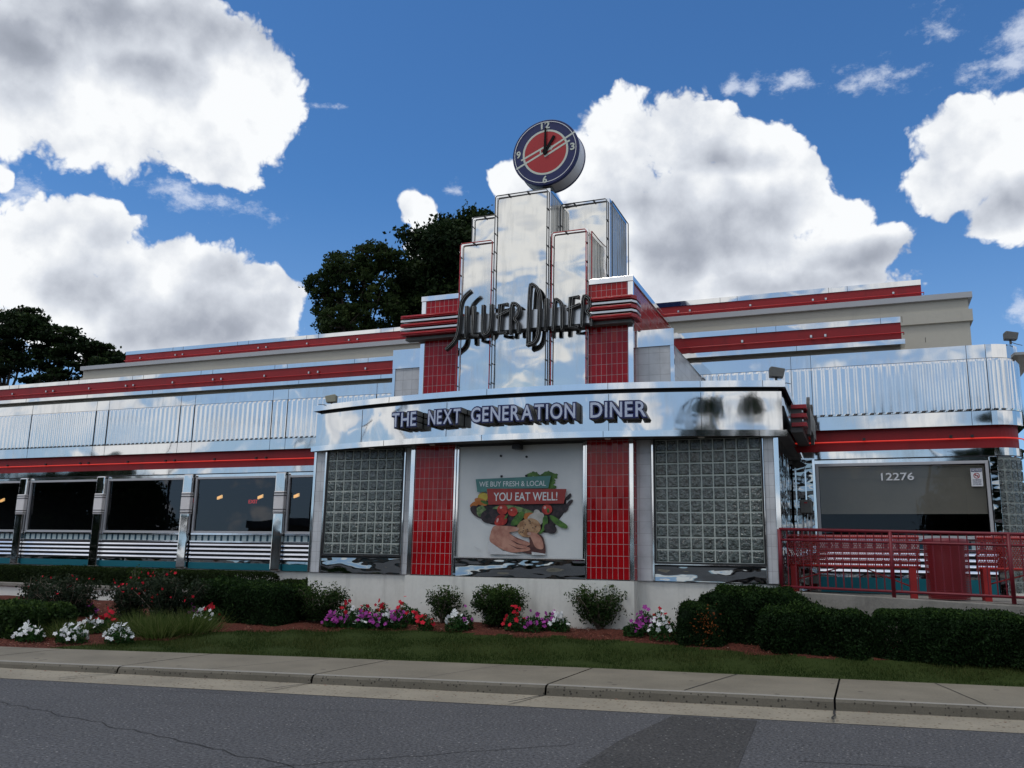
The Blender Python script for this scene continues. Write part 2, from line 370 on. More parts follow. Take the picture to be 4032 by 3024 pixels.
# ------------------------------------------------------------------ mesh builder
class MB:
    def __init__(s): s.v = []; s.f = []; s.m = []
    def quadv(s, pts, m=0):
        i = len(s.v); s.v += [tuple(p) for p in pts]; s.f.append(tuple(range(i, i+len(pts)))); s.m.append(m); return s
    def box(s, x0, x1, y0, y1, z0, z1, m=0):
        i = len(s.v)
        s.v += [(x, y, z) for x in (x0, x1) for y in (y0, y1) for z in (z0, z1)]
        for f in ((0, 1, 3, 2), (4, 6, 7, 5), (0, 4, 5, 1), (2, 3, 7, 6), (0, 2, 6, 4), (1, 5, 7, 3)):
            s.f.append(tuple(i+k for k in f)); s.m.append(m)
        return s
    def tube(s, path, r, n=8, m=0, closed=False):
        path = [Vector(p) for p in path]; i0 = len(s.v); L = len(path)
        rs = r if isinstance(r, (list, tuple)) else [r]*L
        ref = None
        for k, p in enumerate(path):
            a = path[max(0, k-1)]; b = path[min(L-1, k+1)]
            d = (b-a); d = d.normalized() if d.length > 1e-9 else Vector((0, 0, 1))
            if ref is None: ref = Vector((0, 0, 1)) if abs(d.z) < .9 else Vector((1, 0, 0))
            u = d.cross(ref).normalized(); q = u.cross(d); ref = q
            for j in range(n):
                t = 2*math.pi*j/n; s.v.append(tuple(p+(u*math.cos(t)+q*math.sin(t))*rs[k]))
        for k in range(L-1):
            for j in range(n):
                a = i0+k*n+j; b = i0+k*n+(j+1) % n
                s.f.append((a, b, b+n, a+n)); s.m.append(m)
        s.f.append(tuple(i0+j for j in range(n))[::-1]); s.m.append(m)
        s.f.append(tuple(i0+(L-1)*n+j for j in range(n))); s.m.append(m)
        return s
    def prism(s, poly, y0, y1, m=0, mside=None):     # poly in (x,z), extruded along y
        i = len(s.v); n = len(poly); mside = m if mside is None else mside
        s.v += [(x, y0, z) for x, z in poly]+[(x, y1, z) for x, z in poly]
        s.f.append(tuple(range(i, i+n))); s.m.append(m)
        s.f.append(tuple(range(i+2*n-1, i+n-1, -1))); s.m.append(mside)
        for k in range(n):
            j = (k+1) % n; s.f.append((i+k, i+n+k, i+n+j, i+j)); s.m.append(mside)
        return s
    def prismz(s, poly, z0, z1, m=0):
        i = len(s.v); n = len(poly)
        s.v += [(x, y, z0) for x, y in poly]+[(x, y, z1) for x, y in poly]
        s.f.append(tuple(range(i+n-1, i-1, -1))); s.m.append(m)
        s.f.append(tuple(range(i+n, i+2*n))); s.m.append(m)
        for k in range(n):
            j = (k+1) % n; s.f.append((i+k, i+j, i+n+j, i+n+k)); s.m.append(m)
        return s
    def cyl(s, c, r, y0, y1, n=32, m=0, mside=None):
        return s.prism([(c[0]+r*math.cos(2*math.pi*k/n), c[1]+r*math.sin(2*math.pi*k/n)) for k in range(n)], y0, y1, m, mside)
    def lathe(s, prof, c, n=24, m=0):                 # prof (r,z) about a vertical axis at c
        i0 = len(s.v)
        for r, z in prof:
            for j in range(n): t = 2*math.pi*j/n; s.v.append((c[0]+r*math.cos(t), c[1]+r*math.sin(t), z))
        for k in range(len(prof)-1):
            for j in range(n):
                a = i0+k*n+j; b = i0+k*n+(j+1) % n; s.f.append((a, b, b+n, a+n)); s.m.append(m)
        return s
    def build(s, name, mats, parent=None, smooth=False, bevel=0., fix=True):
        me = bpy.data.meshes.new(name); me.from_pydata(s.v, [], s.f)
        if isinstance(mats, str): mats = [mats]
        for q in mats: me.materials.append(MT[q])
        me.polygons.foreach_set('material_index', s.m)
        if smooth: me.polygons.foreach_set('use_smooth', [True]*len(s.f))
        me.update()
        if fix:
            b = bmesh.new(); b.from_mesh(me); bmesh.ops.recalc_face_normals(b, faces=b.faces); b.to_mesh(me); b.free()
        o = bpy.data.objects.new(name, me); C.objects.link(o)
        if parent is not None: o.parent = parent
        if bevel:
            md = o.modifiers.new('b', 'BEVEL'); md.width = bevel; md.segments = 2; md.limit_method = 'ANGLE'; md.angle_limit = rad(40)
        return o
def tag(o, label=None, cat=None, group=None, kind=None):
    if label: o['label'] = label
    if cat: o['category'] = cat
    if group: o['group'] = group
    if kind: o['kind'] = kind
    return o
def thing(name, loc, label, cat, group=None):
    o = bpy.data.objects.new(name, None); C.objects.link(o); o.location = loc; o.empty_display_size = .2
    return tag(o, label, cat, group)
def cards(name, P0, T, B, mname, parent=None, vals=None, tri=False, shape=None):
    """n leaf faces: centres P0, half-axes T and B"""
    n = len(P0)
    if shape is None: shape = [(-1, 0), (0, -1), (1, 0), (0, 1)] if not tri else [(-1, 0), (1, 0), (0, 2)]
    k = len(shape)
    V = np.concatenate([(P0+T*a+B*b)[:, None, :] for a, b in shape], axis=1).reshape(-1, 3)
    me = bpy.data.meshes.new(name); me.vertices.add(n*k); me.vertices.foreach_set('co', V.astype(np.float32).ravel())
    me.loops.add(n*k); me.loops.foreach_set('vertex_index', np.arange(n*k, dtype=np.int32))
    me.polygons.add(n); me.polygons.foreach_set('loop_start', np.arange(0, n*k, k, dtype=np.int32)); me.polygons.foreach_set('loop_total', np.full(n, k, dtype=np.int32))
    me.update(calc_edges=True)
    at = me.attributes.new('v', 'FLOAT', 'FACE')
    at.data.foreach_set('value', (vals if vals is not None else rng.random(n)).astype(np.float32))
    me.materials.append(MT[mname])
    o = bpy.data.objects.new(name, me); C.objects.link(o)
    if parent is not None: o.parent = parent
    return o
def rvec(n):
    v = rng.normal(size=(n, 3)); return v/np.linalg.norm(v, axis=1)[:, None]
def leafaxes(n, size, up=0., asp=.55):
    t = rvec(n); t[:, 2] += up; t /= np.linalg.norm(t, axis=1)[:, None]
    q = rvec(n); b = np.cross(t, q); b /= np.linalg.norm(b, axis=1)[:, None]
    s = size*(.6+.8*rng.random(n))[:, None]
    return t*s, b*s*asp

# ------------------------------------------------------------------ ground plan
def yk(x): return -5.14+.1726*x
def yb(x): return yk(x)+1.95+(0.0 if x > -2 else max(-.25, (x+2)*.05))
def hw(x): return .11+.04*min(1, max(0, (x+6)/8))
def G(x, y):
    if y < yk(x): return 0.
    if y < yb(x): return hw(x)
    t = (y-yb(x))/max(.5, -.55-yb(x)); t = min(1, max(0, t)); t = t*t*(3-2*t)*.5+t*.5
    return hw(x)+(.5-hw(x))*t
g = MB(); g.quadv([(-900, -900, -.03), (900, -900, -.03), (900, 1500, -.03), (-900, 1500, -.03)])
tag(g.build('ground', 'old_asphalt'), kind='structure')
g = MB(); xs = np.linspace(-40, 40, 41)
for a, b in zip(xs[:-1], xs[1:]):
    ya = lambda x: yk(x)-.72
    g.quadv([(a, -40, 0), (b, -40, 0), (b, ya(b), 0), (a, ya(a), 0)])
tag(g.build('road', 'old_asphalt'), kind='structure')
g = MB(); g.quadv([(3.58, -9.5, .005), (4.86, -9.5, .005), (4.66, -5.175+.002, .005), (3.80, -5.27, .005), (3.62, -6.9, .005)])
tag(g.build('road_patch', 'patch_asphalt'), kind='structure')
g = MB()
for a, b in zip(xs[:-1], xs[1:]):
    g.quadv([(a, yk(a)-.72, .004), (b, yk(b)-.72, .004), (b, yk(b)+.05, .03), (a, yk(a)+.05, .03)])
tag(g.build('gutter', 'gutter_concrete'), kind='structure')
# kerb and pavement in slabs, with open joints
def wob(x): return .006*math.sin(x*3.1)+.004*math.sin(x*11.3)
joints = [-12.0, -9.0, -6.0, -3.55, -.80, 2.16, 5.40, 8.4, 11.5, 14.5]
g = MB(); lip = MB()
for x0, x1 in zip(joints[:-1], joints[1:]):
    n = 24
    xx = np.linspace(x0+.012, x1-.012, n)
    for a, b in zip(xx[:-1], xx[1:]):
        ra = []
        for x in (a, b):
            y, h = yk(x)+wob(x), hw(x)
            ra.append([(x, y-.02, -.02), (x, y+.005, h-.035), (x, y+.035, h-.006), (x, y+.10, h), (x, yb(x), h), (x, yb(x)+.02, -.1)])
        for k in range(5):
            (lip if k in (2,) else g).quadv([ra[0][k], ra[1][k], ra[1][k+1], ra[0][k+1]], 0 if k != 3 else 1)
tag(g.build('kerb_and_pavement', ['kerb_concrete', 'sidewalk_concrete'], fix=False), kind='structure')
tag(lip.build('kerb_edge', 'kerb_lip', fix=False), kind='structure')
g = MB()
for x0 in joints[1:-1]:
    g.quadv([(x0-.02, yk(x0)+.02, 0.), (x0+.02, yk(x0)+.02, 0.), (x0+.02, yb(x0), hw(x0)-.02), (x0-.02, yb(x0), hw(x0)-.02)])
def ribbonz(g, pts, w_, z):
    for (a, b) in zip(pts[:-1], pts[1:]):
        d = Vector((b[0]-a[0], b[1]-a[1])); d.normalize(); n = Vector((-d.y, d.x))*w_
        zz = [z(p) if callable(z) else z for p in (a, b)]
        g.quadv([(a[0]-n.x, a[1]-n.y, zz[0]), (b[0]-n.x, b[1]-n.y, zz[1]), (b[0]+n.x, b[1]+n.y, zz[1]), (a[0]+n.x, a[1]+n.y, zz[0])])
def jag(a, b, n, amp):
    out_ = []
    for i in range(n+1):
        t = i/n; out_.append((a[0]+(b[0]-a[0])*t+random.uniform(-amp, amp)*(0 < i < n), a[1]+(b[1]-a[1])*t+random.uniform(-amp, amp)*(0 < i < n)))
    return out_
for xj, dx_ in ((-3.55, -.25), (-.80, -.2), (2.16, -.2), (5.40, .0)):
    ribbonz(g, jag((xj, yk(xj)+.04), (xj+dx_, yk(xj)-.70), 5, .02), .012, lambda p: .036)
for a, b, wd in (((-7.2, yk(-7.2)+.1), (-6.6, yb(-6.6)), .006), ((.55, yk(.55)+.1), (.95, yb(.95)), .004), ((3.75, yk(3.75)+.1), (4.1, yb(4.1)), .008), ((6.95, yk(6.95)+.1), (6.55, yb(6.55)), .007), ((-2.3, yk(-2.3)+.1), (-1.7, yb(-1.7)), .005)):
    ribbonz(g, jag(a, b, 6, .006), wd, lambda p: hw(p[0])+.004)
tag(g.build('pavement_joints', 'crack_dark', fix=False), kind='structure')
g = MB()
for pts, wd in ((jag((-5.5, -7.6), (-2.2, -8.1), 26, .05)+jag((-2.2, -8.1), (2.2, -9.2), 30, .05)[1:], .0055), (jag((-3.9, -7.0), (-.9, -6.2), 22, .025), .0035),
                (jag((1.1, -9.5), (3.3, -7.2), 20, .03), .005), (jag((-1.4, -7.2), (1.2, -6.5), 18, .03), .003), (jag((5.2, -7.0), (6.9, -6.6), 10, .03), .006)):
    ribbonz(g, pts, wd, .0045)
tag(g.build('road_cracks', 'crack_dark', fix=False), kind='structure')
# bed and lawn sheets
mulch_edge = [(-14, -5.3), (-9, -5.1), (-6.6, -4.9), (-5.05, -3.95), (-5.2, -3.3), (-4.87, -2.45), (-3.83, -2.04), (-2.45, -1.59), (-.91, -1.32), (.03, -1.44), (1.34, -1.24), (3.19, -1.33), (3.76, -1.42), (5.0, -1.45), (6.38, -1.25), (7.72, -1.1), (12, -1.0), (16, -1.0)]
def my(x):
    if x < -5.05: return -9
    for (x0, y0), (x1, y1) in zip(mulch_edge[3:-1], mulch_edge[4:]):
        if min(x0, x1) <= x <= max(x0, x1) and x1 > x0: return y0+(y1-y0)*(x-x0)/(x1-x0)
    return -1.0
def is_lawn(x, y):
    if y < yb(x): return False
    if x < -5.0: return x > -6.3+(y-yb(x))*.9 and y < -3.3-(x+5.05)*-.2 and x > -6.4
    return y < my(x)+.04*math.sin(x*7)
g = MB(); NX, NY = 300, 60
X = np.linspace(-22, 16, NX)
for i, (a, b) in enumerate(zip(X[:-1], X[1:])):
    la = [yb(a)+(6-yb(a))*(j/NY)**1.6 for j in range(NY+1)]; lb = [yb(b)+(6-yb(b))*(j/NY)**1.6 for j in range(NY+1)]
    for j in range(NY):
        q = [(a, la[j]), (b, lb[j]), (b, lb[j+1]), (a, la[j+1])]
        cx_, cy_ = (a+b)/2, (la[j]+lb[j+1])/2
        lawn = is_lawn(cx_, cy_)
        def z_(x, y): return G(x, y)+(.012*math.sin(x*5+y*3)+.012*math.sin(x*2.1-y*6)) * (y > yb(x)+.1)
        g.quadv([(x, y, z_(x, y)) for x, y in q], 0 if lawn else 1)
tag(g.build('planted_ground', ['lawn_soil', 'red_mulch'], fix=False, smooth=True), kind='structure')
# fallen leaves and scraps lying in the gutter
n = 90; gx = rng.uniform(-7, 9, n); gy = np.array([yk(x) for x in gx])-rng.random(n)**2*.66-.03
P0 = np.stack([gx, gy, np.full(n, .034)], 1); T, B = leafaxes(n, .022, 0., .4); T[:, 2] *= .25; B[:, 2] *= .25
tag(cards('gutter_litter', P0, T, B, 'mulch_chips', None, np.clip(rng.random(n)*1.1, 0, 1)), 'dry leaves and scraps lying in the gutter along the kerb', 'litter', kind='stuff')
# lawn blades
pts = []
cand = np.stack([rng.uniform(-7.5, 12, 210000), rng.uniform(-6.5, -.9, 210000)], 1)
keep = [i for i, (x, y) in enumerate(cand) if is_lawn(x, y)]
cand = cand[keep]; n = len(cand)
P0 = np.array([(x, y, G(x, y)-.005) for x, y in cand])
th = rng.uniform(0, math.pi, n); wv = np.stack([np.cos(th), np.sin(th), np.zeros(n)], 1)*.0045
patchy = np.array([.5+.5*math.sin(x*1.3+2*math.sin(y*1.7))*math.sin(y*2.3+x*.7) for x, y in cand])
hh = (.026+.03*rng.random(n))*(.75+.5*patchy)
lean = rng.normal(size=(n, 2))*.35
hv = np.stack([lean[:, 0], lean[:, 1], np.ones(n)], 1)*hh[:, None]/2
tag(cards('lawn_grass', P0, wv, hv, 'grass_blade', None, np.clip(patchy*.5+rng.random(n)*.5, 0, 1), tri=True), 'short mown green grass between the pavement and the mulch bed', 'grass', kind='stuff')
# mulch chips
cand = np.stack([rng.uniform(-14, 9, 60000), rng.uniform(-5.2, 0, 60000)], 1)
cand = np.array([c for c in cand if c[1] > yb(c[0]) and not is_lawn(*c)]); n = len(cand)
P0 = np.array([(x, y, G(x, y)+.012) for x, y in cand]); T, B = leafaxes(n, .022, 0., .3); T[:, 2] *= .4; B[:, 2] *= .4
tag(cards('mulch_chips', P0, T, B, 'mulch_chips'), 'loose red brown bark chips covering the planting bed', 'mulch', kind='stuff')

# ------------------------------------------------------------------ THE DINER
bld = thing('diner_building', (0, 0, 0), 'long chrome and red tiled diner with a stepped steel tower and curved canopy', 'diner')
bld.location = (0, 0, 0)
GP = bld
# foundation
f = MB()
f.box(-4.60, 4.50, 0.03, 2.9, 0.0, 1.30).box(-2.27, 2.13, -.235, .03, 0., 1.30)
f.box(-30, -4.6, 2.96, 12, 0., 1.26).box(4.5, 13, 2.96, 12, 0., 1.20)
f.build('foundation', 'painted_foundation', GP)
# core walls of the front block
f = MB()
f.box(-4.54, 4.50, 0.05, 3.0, 1.305, 4.60)
f.build('wall', 'dark_soffit', GP)
def flat(name, m, *bxs, parent=GP, bevel=0.): 
    q = MB()
    for b in bxs: q.box(*b)
    return q.build(name, m, parent, bevel=bevel)
YP = -.20   # front face of the central block
# white tiled strips
flat('white_tile_strip', 'white_tile', (-4.54, -4.33, -.005, .05, 1.305, 3.74))
flat('white_tile_strip', 'white_tile', (-2.47, -2.28, -.005, .05, 1.305, 3.74))
flat('white_tile_strip', 'white_tile', (2.135, 2.40, -.005, .05, 1.305, 3.74))
flat('white_tile_strip', 'white_tile', (4.31, 4.47, -.005, .05, 1.305, 3.74))
# chrome corner trims
tr = MB()
for a, b, y in ((-4.60, -4.545, -.02), (-4.325, -4.29, -.03), (-2.50, -2.472, -.03), (4.475, 4.555, -.02), (4.285, 4.308, -.03), (2.405, 2.44, -.03), (-2.255, -2.165, YP-.012), (-1.325, -1.285, YP-.012), (1.255, 1.285, YP-.012), (2.055, 2.13, YP-.012)):
    flat('corner_trim', 'steel_trim', (a, b, y, .05, 1.31, 3.74), bevel=.004)
for a, b, y in ((1.30, 2.05, YP-.014), (-2.16, -1.33, YP-.014), (4.31, 4.47, -.02)):
    flat('base_trim', 'steel_trim', (a, b, y, 0, 1.302, 1.318))
# central block body
f = MB(); f.box(-2.16, 2.05, -.14, .05, 1.32, 3.74); f.build('pier_core', 'dark_soffit', GP)
for x0, x1, s in ((-2.16, -1.33, 'left'), (1.29, 2.05, 'right')):
    flat('red_tile_pillar', 'red_tile', (x0, x1, YP, -.14, 1.32, 3.74))
f = MB(); f.quadv([(2.131, YP, 1.31), (2.131, .04, 1.31), (2.131, .04, 3.74), (2.131, YP, 3.74)]); f.build('pillar_return', 'red_tile_return', GP)
# poster recess: buckled kick panel + sill
flat('kick_panel', 'buckled_steel', (-1.28, 1.25, -.155, -.10, 1.312, 1.62))
flat('kick_panel', 'buckled_steel', (-4.285, -2.51, -.012, .04, 1.312, 1.60))
flat('kick_panel', 'buckled_steel', (2.445, 4.28, -.012, .04, 1.312, 1.555))
# glass block windows
def block_window(x0, x1, z0, z1, nx, nz):
    w_ = flat('glass_block_window', 'block_mortar', (x0, x1, -.004, .04, z0, z1))
    b = MB(); px, pz = (x1-x0)/nx, (z1-z0)/nz
    for i in range(nx):
        for k in range(nz):
            a0, a1, c0, c1 = x0+i*px+.011, x0+(i+1)*px-.011, z0+k*pz+.012, z0+(k+1)*pz-.012
            e = .018
            o_ = [(a0, -.006, c0), (a1, -.006, c0), (a1, -.006, c1), (a0, -.006, c1)]
            j = [(a0+e, -.016, c0+e), (a1-e, -.016, c0+e), (a1-e, -.016, c1-e), (a0+e, -.016, c1-e)]
            b.quadv(j)
            for q in range(4): b.quadv([o_[q], o_[(q+1) % 4], j[(q+1) % 4], j[q]])
    b.build('glass_block_panel', 'wavy_glass_block', w_)
    fr = MB()
    for bb in ((x0-.03, x0, -.03, .04, z0-.03, z1+.03), (x1, x1+.03, -.03, .04, z0-.03, z1+.03), (x0, x1, -.03, .04, z0-.035, z0)): fr.box(*bb)
    fr.build('frame', 'dark_paint_and_shade', w_)
    t2 = MB(); t2.box(x0-.03, x1+.03, -.045, -.03, z0-.045, z0-.03); t2.build('sill', 'steel_trim', w_)
block_window(-4.25, -2.535, 1.68, 3.73, 9, 10)
block_window(2.47, 4.265, 1.63, 3.73, 9, 10)

# curved canopy -------------------------------------------------
CR, CX0, CX1 = 15.6, -4.66, 4.71; CM = (CX0+CX1)/2
def cy(x, off=0.):                      # front line of the canopy, pulled back by off
    return -.07+off - (math.sqrt(CR**2-(x-CM)**2)-math.sqrt(CR**2-((CX1-CX0)/2)**2))
NC = 48
def canopy_band(off, z0, z1, name, m, top=False, bot=False, yback=2.95, parent=None, nh=1):
    xx = np.linspace(CX0+off, CX1-off, NC+1); q = MB()
    front = [(x, cy(x, off)) for x in xx]
    i0 = len(q.v)
    for a in front: q.v += [(*a, z0), (*a, z1)]
    for k in range(len(front)-1):
        j = i0+2*k; q.f.append((j, j+2, j+3, j+1)); q.m.append(0)
    nfront = len(front)-1
    for a, b in (((CX0+off, yback), front[0]), (front[-1], (CX1-off, yback))):
        q.quadv([(*a, z0), (*b, z0), (*b, z1), (*a, z1)])
    if top or bot:
        for z in ([z1] if top else [])+([z0] if bot else []):
            for a, b in zip(front[:-1], front[1:]): q.quadv([(*a, z), (*b, z), (b[0], yback, z), (a[0], yback, z)])
    o = q.build(name, m, parent or GP, fix=False)
    o.data.polygons.foreach_set('use_smooth', [k < nfront for k in range(len(o.data.polygons))])
    return o
can = canopy_band(.07, 3.80, 4.49, 'canopy', 'polished_steel_sheet')
canopy_band(0, 3.72, 3.825, 'bottom_lip', 'steel_trim', parent=can)
canopy_band(0, 4.555, 4.665, 'top_lip', 'steel_trim', parent=can, top=True)
canopy_band(.13, 4.47, 4.56, 'shadow_gap', 'dark_paint_and_shade', parent=can)
canopy_band(.005, 3.745, 3.75, 'soffit', 'dark_soffit', parent=can, bot=True)
q = MB(); q2 = MB()
for a, b in zip(np.linspace(CX0, CX1, NC+1)[:-1], np.linspace(CX0, CX1, NC+1)[1:]):
    q.quadv([(a, cy(a), 4.556), (b, cy(b), 4.556), (b, cy(b)+.16, 4.556), (a, cy(a)+.16, 4.556)])
    q2.quadv([(a, cy(a), 3.823), (b, cy(b), 3.823), (b, cy(b)+.09, 3.823), (a, cy(a)+.09, 3.823)])
q.build('lip_return', 'dark_soffit', can, fix=False); q2.build('lip_return', 'dark_soffit', can, fix=False)
for x in (-3.3, -1.30, 1.80, 3.35): 
    sm = MB(); a = x; sm.quadv([(a-.004, cy(a, .066), 3.83), (a+.004, cy(a, .066), 3.83), (a+.004, cy(a, .066), 4.48), (a-.004, cy(a, .066), 4.48)]); sm.build('seam', 'dark_paint_and_shade', can, fix=False)
for x in (-3.05, -.9, 1.35, 2.9, 3.9):
    for z0, z1 in ((3.722, 3.823), (4.557, 4.663)):
        a = x+.1*z0; sm = MB(); sm.quadv([(a-.004, cy(a, -.003), z0), (a+.004, cy(a, -.003), z0), (a+.004, cy(a, -.003), z1), (a-.004, cy(a, -.003), z1)]); sm.build('seam', 'dark_paint_and_shade', can, fix=False)
for x in (-3.2, -1.75, 1.7, 3.3):
    q = MB(); q.lathe([(.0, 3.728), (.05, 3.728), (.06, 3.742)], (x, -.32 if abs(x) < 2.5 else -.12), 16); q.build('recessed_light', 'white_collar', can)

# wings ------------------------------------------------------------
WY = 2.93
def wpath(off, n=10, x0=-30., r=.5):
    pts = [(x, WY-off) for x in np.arange(x0, 8.1, .6)]+[(8.1, WY-off)]
    for i in range(1, n+1):
        t = math.pi/2*i/n; pts.append((8.1+(r+off)*math.sin(t), WY+r-(r+off)*math.cos(t)))
    pts.append((8.1+r+off, 12)); return pts
def strip(off, z0, z1, name, m, parent=GP, x0=-30., x1=None, top=None, bot=None, build=True, q=None):
    q = q or MB(); pts = wpath(off, x0=x0)
    if x1 is not None: pts = [p for p in pts if p[0] <= x1]+[(x1, WY-off)]
    for a, b in zip(pts[:-1], pts[1:]): q.quadv([(*a, z0), (*b, z0), (*b, z1), (*a, z1)])
    for lvl, z in ((top, z1), (bot, z0)):
        if lvl is not None:
            p2 = wpath(lvl, x0=x0)
            if x1 is not None: p2 = [p for p in p2 if p[0] <= x1]+[(x1, WY-lvl)]
            for a, b, c, d in zip(pts[:-1], pts[1:], p2[1:], p2[:-1]): q.quadv([(*a, z), (*b, z), (*c, z), (*d, z)])
    return q.build(name, m, parent, fix=False) if build else q
par = strip(.10, 5.472, 5.73, 'parapet', 'polished_steel_sheet', top=-.5)
strip(.10, 4.215, 4.476, 'lower_panel', 'polished_steel_sheet', parent=par, bot=-.1)
# fluted panel between them
def wlen(off):
    pts = wpath(off, 14); out_ = []; s = 0.
    for a, b in zip(pts[:-1], pts[1:]):
        out_.append((s, a, b)); s += math.dist(a, b)
    return out_, s
segs, tot_ = wlen(.10)
fl = MB(); pitch = .15; col_prev = None; sper = 6
step = pitch/sper; nS = int(min(tot_, 40.2)/step); si = 0
zs = [4.484, 4.52, 5.42, 5.464]; dep = [.0, 1., 1., .0]
for k in range(nS+1):
    s = k*step
    while si < len(segs)-1 and s > segs[si+1][0]: si += 1
    s0, a, b = segs[si]; L = math.dist(a, b); t = (s-s0)/L
    px_, py_ = a[0]+(b[0]-a[0])*t, a[1]+(b[1]-a[1])*t
    nx_, ny_ = (b[1]-a[1])/L, -(b[0]-a[0])/L
    u = (s/pitch) % 1.0; d0 = .0050*math.sin(math.pi*u)**2
    i0 = len(fl.v)
    for z, dd in zip(zs, dep): fl.v.append((px_+nx_*d0*dd, py_+ny_*d0*dd, z))
    if k:
        for j in range(3):
            fl.f.append((i0-4+j, i0+j, i0+j+1, i0-3+j)); fl.m.append(0)
fl.build('fluted_panel', 'fluted_steel', par, fix=False, smooth=False)
q = MB(); strip(.085, 4.474, 4.486, '', '', build=False, q=q); strip(.085, 5.462, 5.474, '', '', build=False, q=q)
for x in (-16.26, -13.81, -13.36, -10.85, -10.38, -7.91, -7.45, -4.9, 4.62, 5.0, 7.77, 8.09, -19.2, -18.7):
    for z0, z1 in ((4.215, 4.476), (4.484, 5.464), (5.474, 5.73)): q.box(x-.004, x+.004, WY-.118 if z0 == 4.484 else WY-.103, WY, z0, z1)
q.build('panel_joint', 'dark_paint_and_shade', par, fix=False)
# red bands with neon
def neon_clips(q, xs_, y, z, zt):
    for x in xs_: q.box(x-.025, x+.025, y-.05, y, zt, zt+.05, 1)
rb = strip(-.02, 3.80, 4.215, 'red_band', 'red_enamel')
q = MB(); q.tube([(x, y, 3.975) for x, y in wpath(.075, 10)[:-1]], .013, 8); neon_clips(q, [-18.4, -17.0, -15.5, -14.2, -13.9, -12.5, -11.2, -10.9, -9.6, -8.3, -8.0, 5.9, 7.75, 7.4], WY-.06, 0, 3.99); q.build('neon_tube', ['red_neon_tube', 'dark_paint_and_shade'], rb)
# head trim above the windows
ht = strip(.03, 3.66, 3.80, 'head_trim', 'polished_steel_sheet', bot=0.)
q = MB(); strip(.034, 3.642, 3.66, '', '', build=False, q=q); q.build('joint_line', 'dark_paint_and_shade', ht, fix=False)
strip(.0, 3.57, 3.645, 'head_panel', 'steel_trim', parent=ht, x1=8.15)
# bays
def bay(x0, x1, zs_=2.15, zh=3.57, glass='tinted_glass'):
    w_ = MB(); t_ = .055; y = WY
    w_.box(x0, x0+t_, y-.03, y+.06, zs_, zh).box(x1-t_, x1, y-.03, y+.06, zs_, zh).box(x0+t_, x1-t_, y-.03, y+.06, zh-t_, zh).box(x0+t_, x1-t_, y-.03, y+.06, zs_, zs_+t_*.9)
    o = w_.build('window', 'grey_cladding_paint', GP, bevel=.004)
    q = MB(); q.quadv([(x0+t_, y+.02, zs_+t_), (x1-t_, y+.02, zs_+t_), (x1-t_, y+.02, zh-t_), (x0+t_, y+.02, zh-t_)]); q.build('pane', glass, o, fix=False)
    q = MB(); q.box(x0, x1, y-.015, y+.03, 1.955, 2.10); q.build('striped_band', 'striped_glass_band', o)
    q = MB(); q.box(x0, x1, y-.05, y+.02, 2.10, 2.15); q.box(x0, x1, y-.06, y+.02, 1.915, 1.955)
    q.build('sill', 'ribbed_steel', o, bevel=.004)
    q = MB(); z = 1.90
    for k in range(4):
        zt = z-.105*k
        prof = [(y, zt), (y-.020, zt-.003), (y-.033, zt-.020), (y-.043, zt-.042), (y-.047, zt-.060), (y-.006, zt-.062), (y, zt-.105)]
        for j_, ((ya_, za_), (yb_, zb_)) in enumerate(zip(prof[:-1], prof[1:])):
            q.quadv([(x0, ya_, za_), (x1, ya_, za_), (x1, yb_, zb_), (x0, yb_, zb_)], 1 if j_ > 3 else 0)  # undercut and recess below each rib coloured dark to stand for their shade
    q.build('ribbed_cladding', ['ribbed_steel', 'dark_paint_and_shade'], o, fix=False)
    q = MB(); q.box(x0, x1, y-.01, y+.03, 1.42, 1.482); q.build('base_strip', 'buckled_steel', o)
    q = MB(); q.box(x0, x1, y-.035, y+.03, 1.262 if x0 < 0 else 1.14, 1.42); q.build('teal_skirting', 'teal_enamel', o)
    return o
bay_x = [-21.9-.0, -19.0, -16.10, -13.22, -10.24, -7.36]
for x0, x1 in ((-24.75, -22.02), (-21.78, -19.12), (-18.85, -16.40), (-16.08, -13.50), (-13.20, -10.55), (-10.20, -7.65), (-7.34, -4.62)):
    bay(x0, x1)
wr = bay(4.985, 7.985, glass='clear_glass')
q = MB()
for k in range(46):
    z = 3.50-k*.0195
    q.quadv([(5.05, WY+.09, z), (7.92, WY+.09, z), (7.92, WY+.074, z-.0165), (5.05, WY+.074, z-.0165)])
q.build('blind', 'blind_slat', wr, fix=False)
for xc in (-21.9, -18.98, -16.24, -13.35, -10.375, -7.495):
    q = MB(); a, b = xc-.145, xc+.145
    q.box(a, b, WY-.13, WY+.02, 1.262, 3.64)
    o = q.build('pilaster', 'polished_steel_sheet', GP, bevel=.03)
    q = MB(); q.box(a-.005, b+.005, WY-.145, WY-.02, 2.62, 3.18)
    o2 = q.build('collar', 'white_collar', o, bevel=.02)
    q = MB()
    for z in (2.665, 2.73, 3.07, 3.135): q.box(a-.012, b+.012, WY-.155, WY-.03, z-.009, z+.009)
    q.build('collar_ring', 'dark_paint_and_shade', o, bevel=.004)
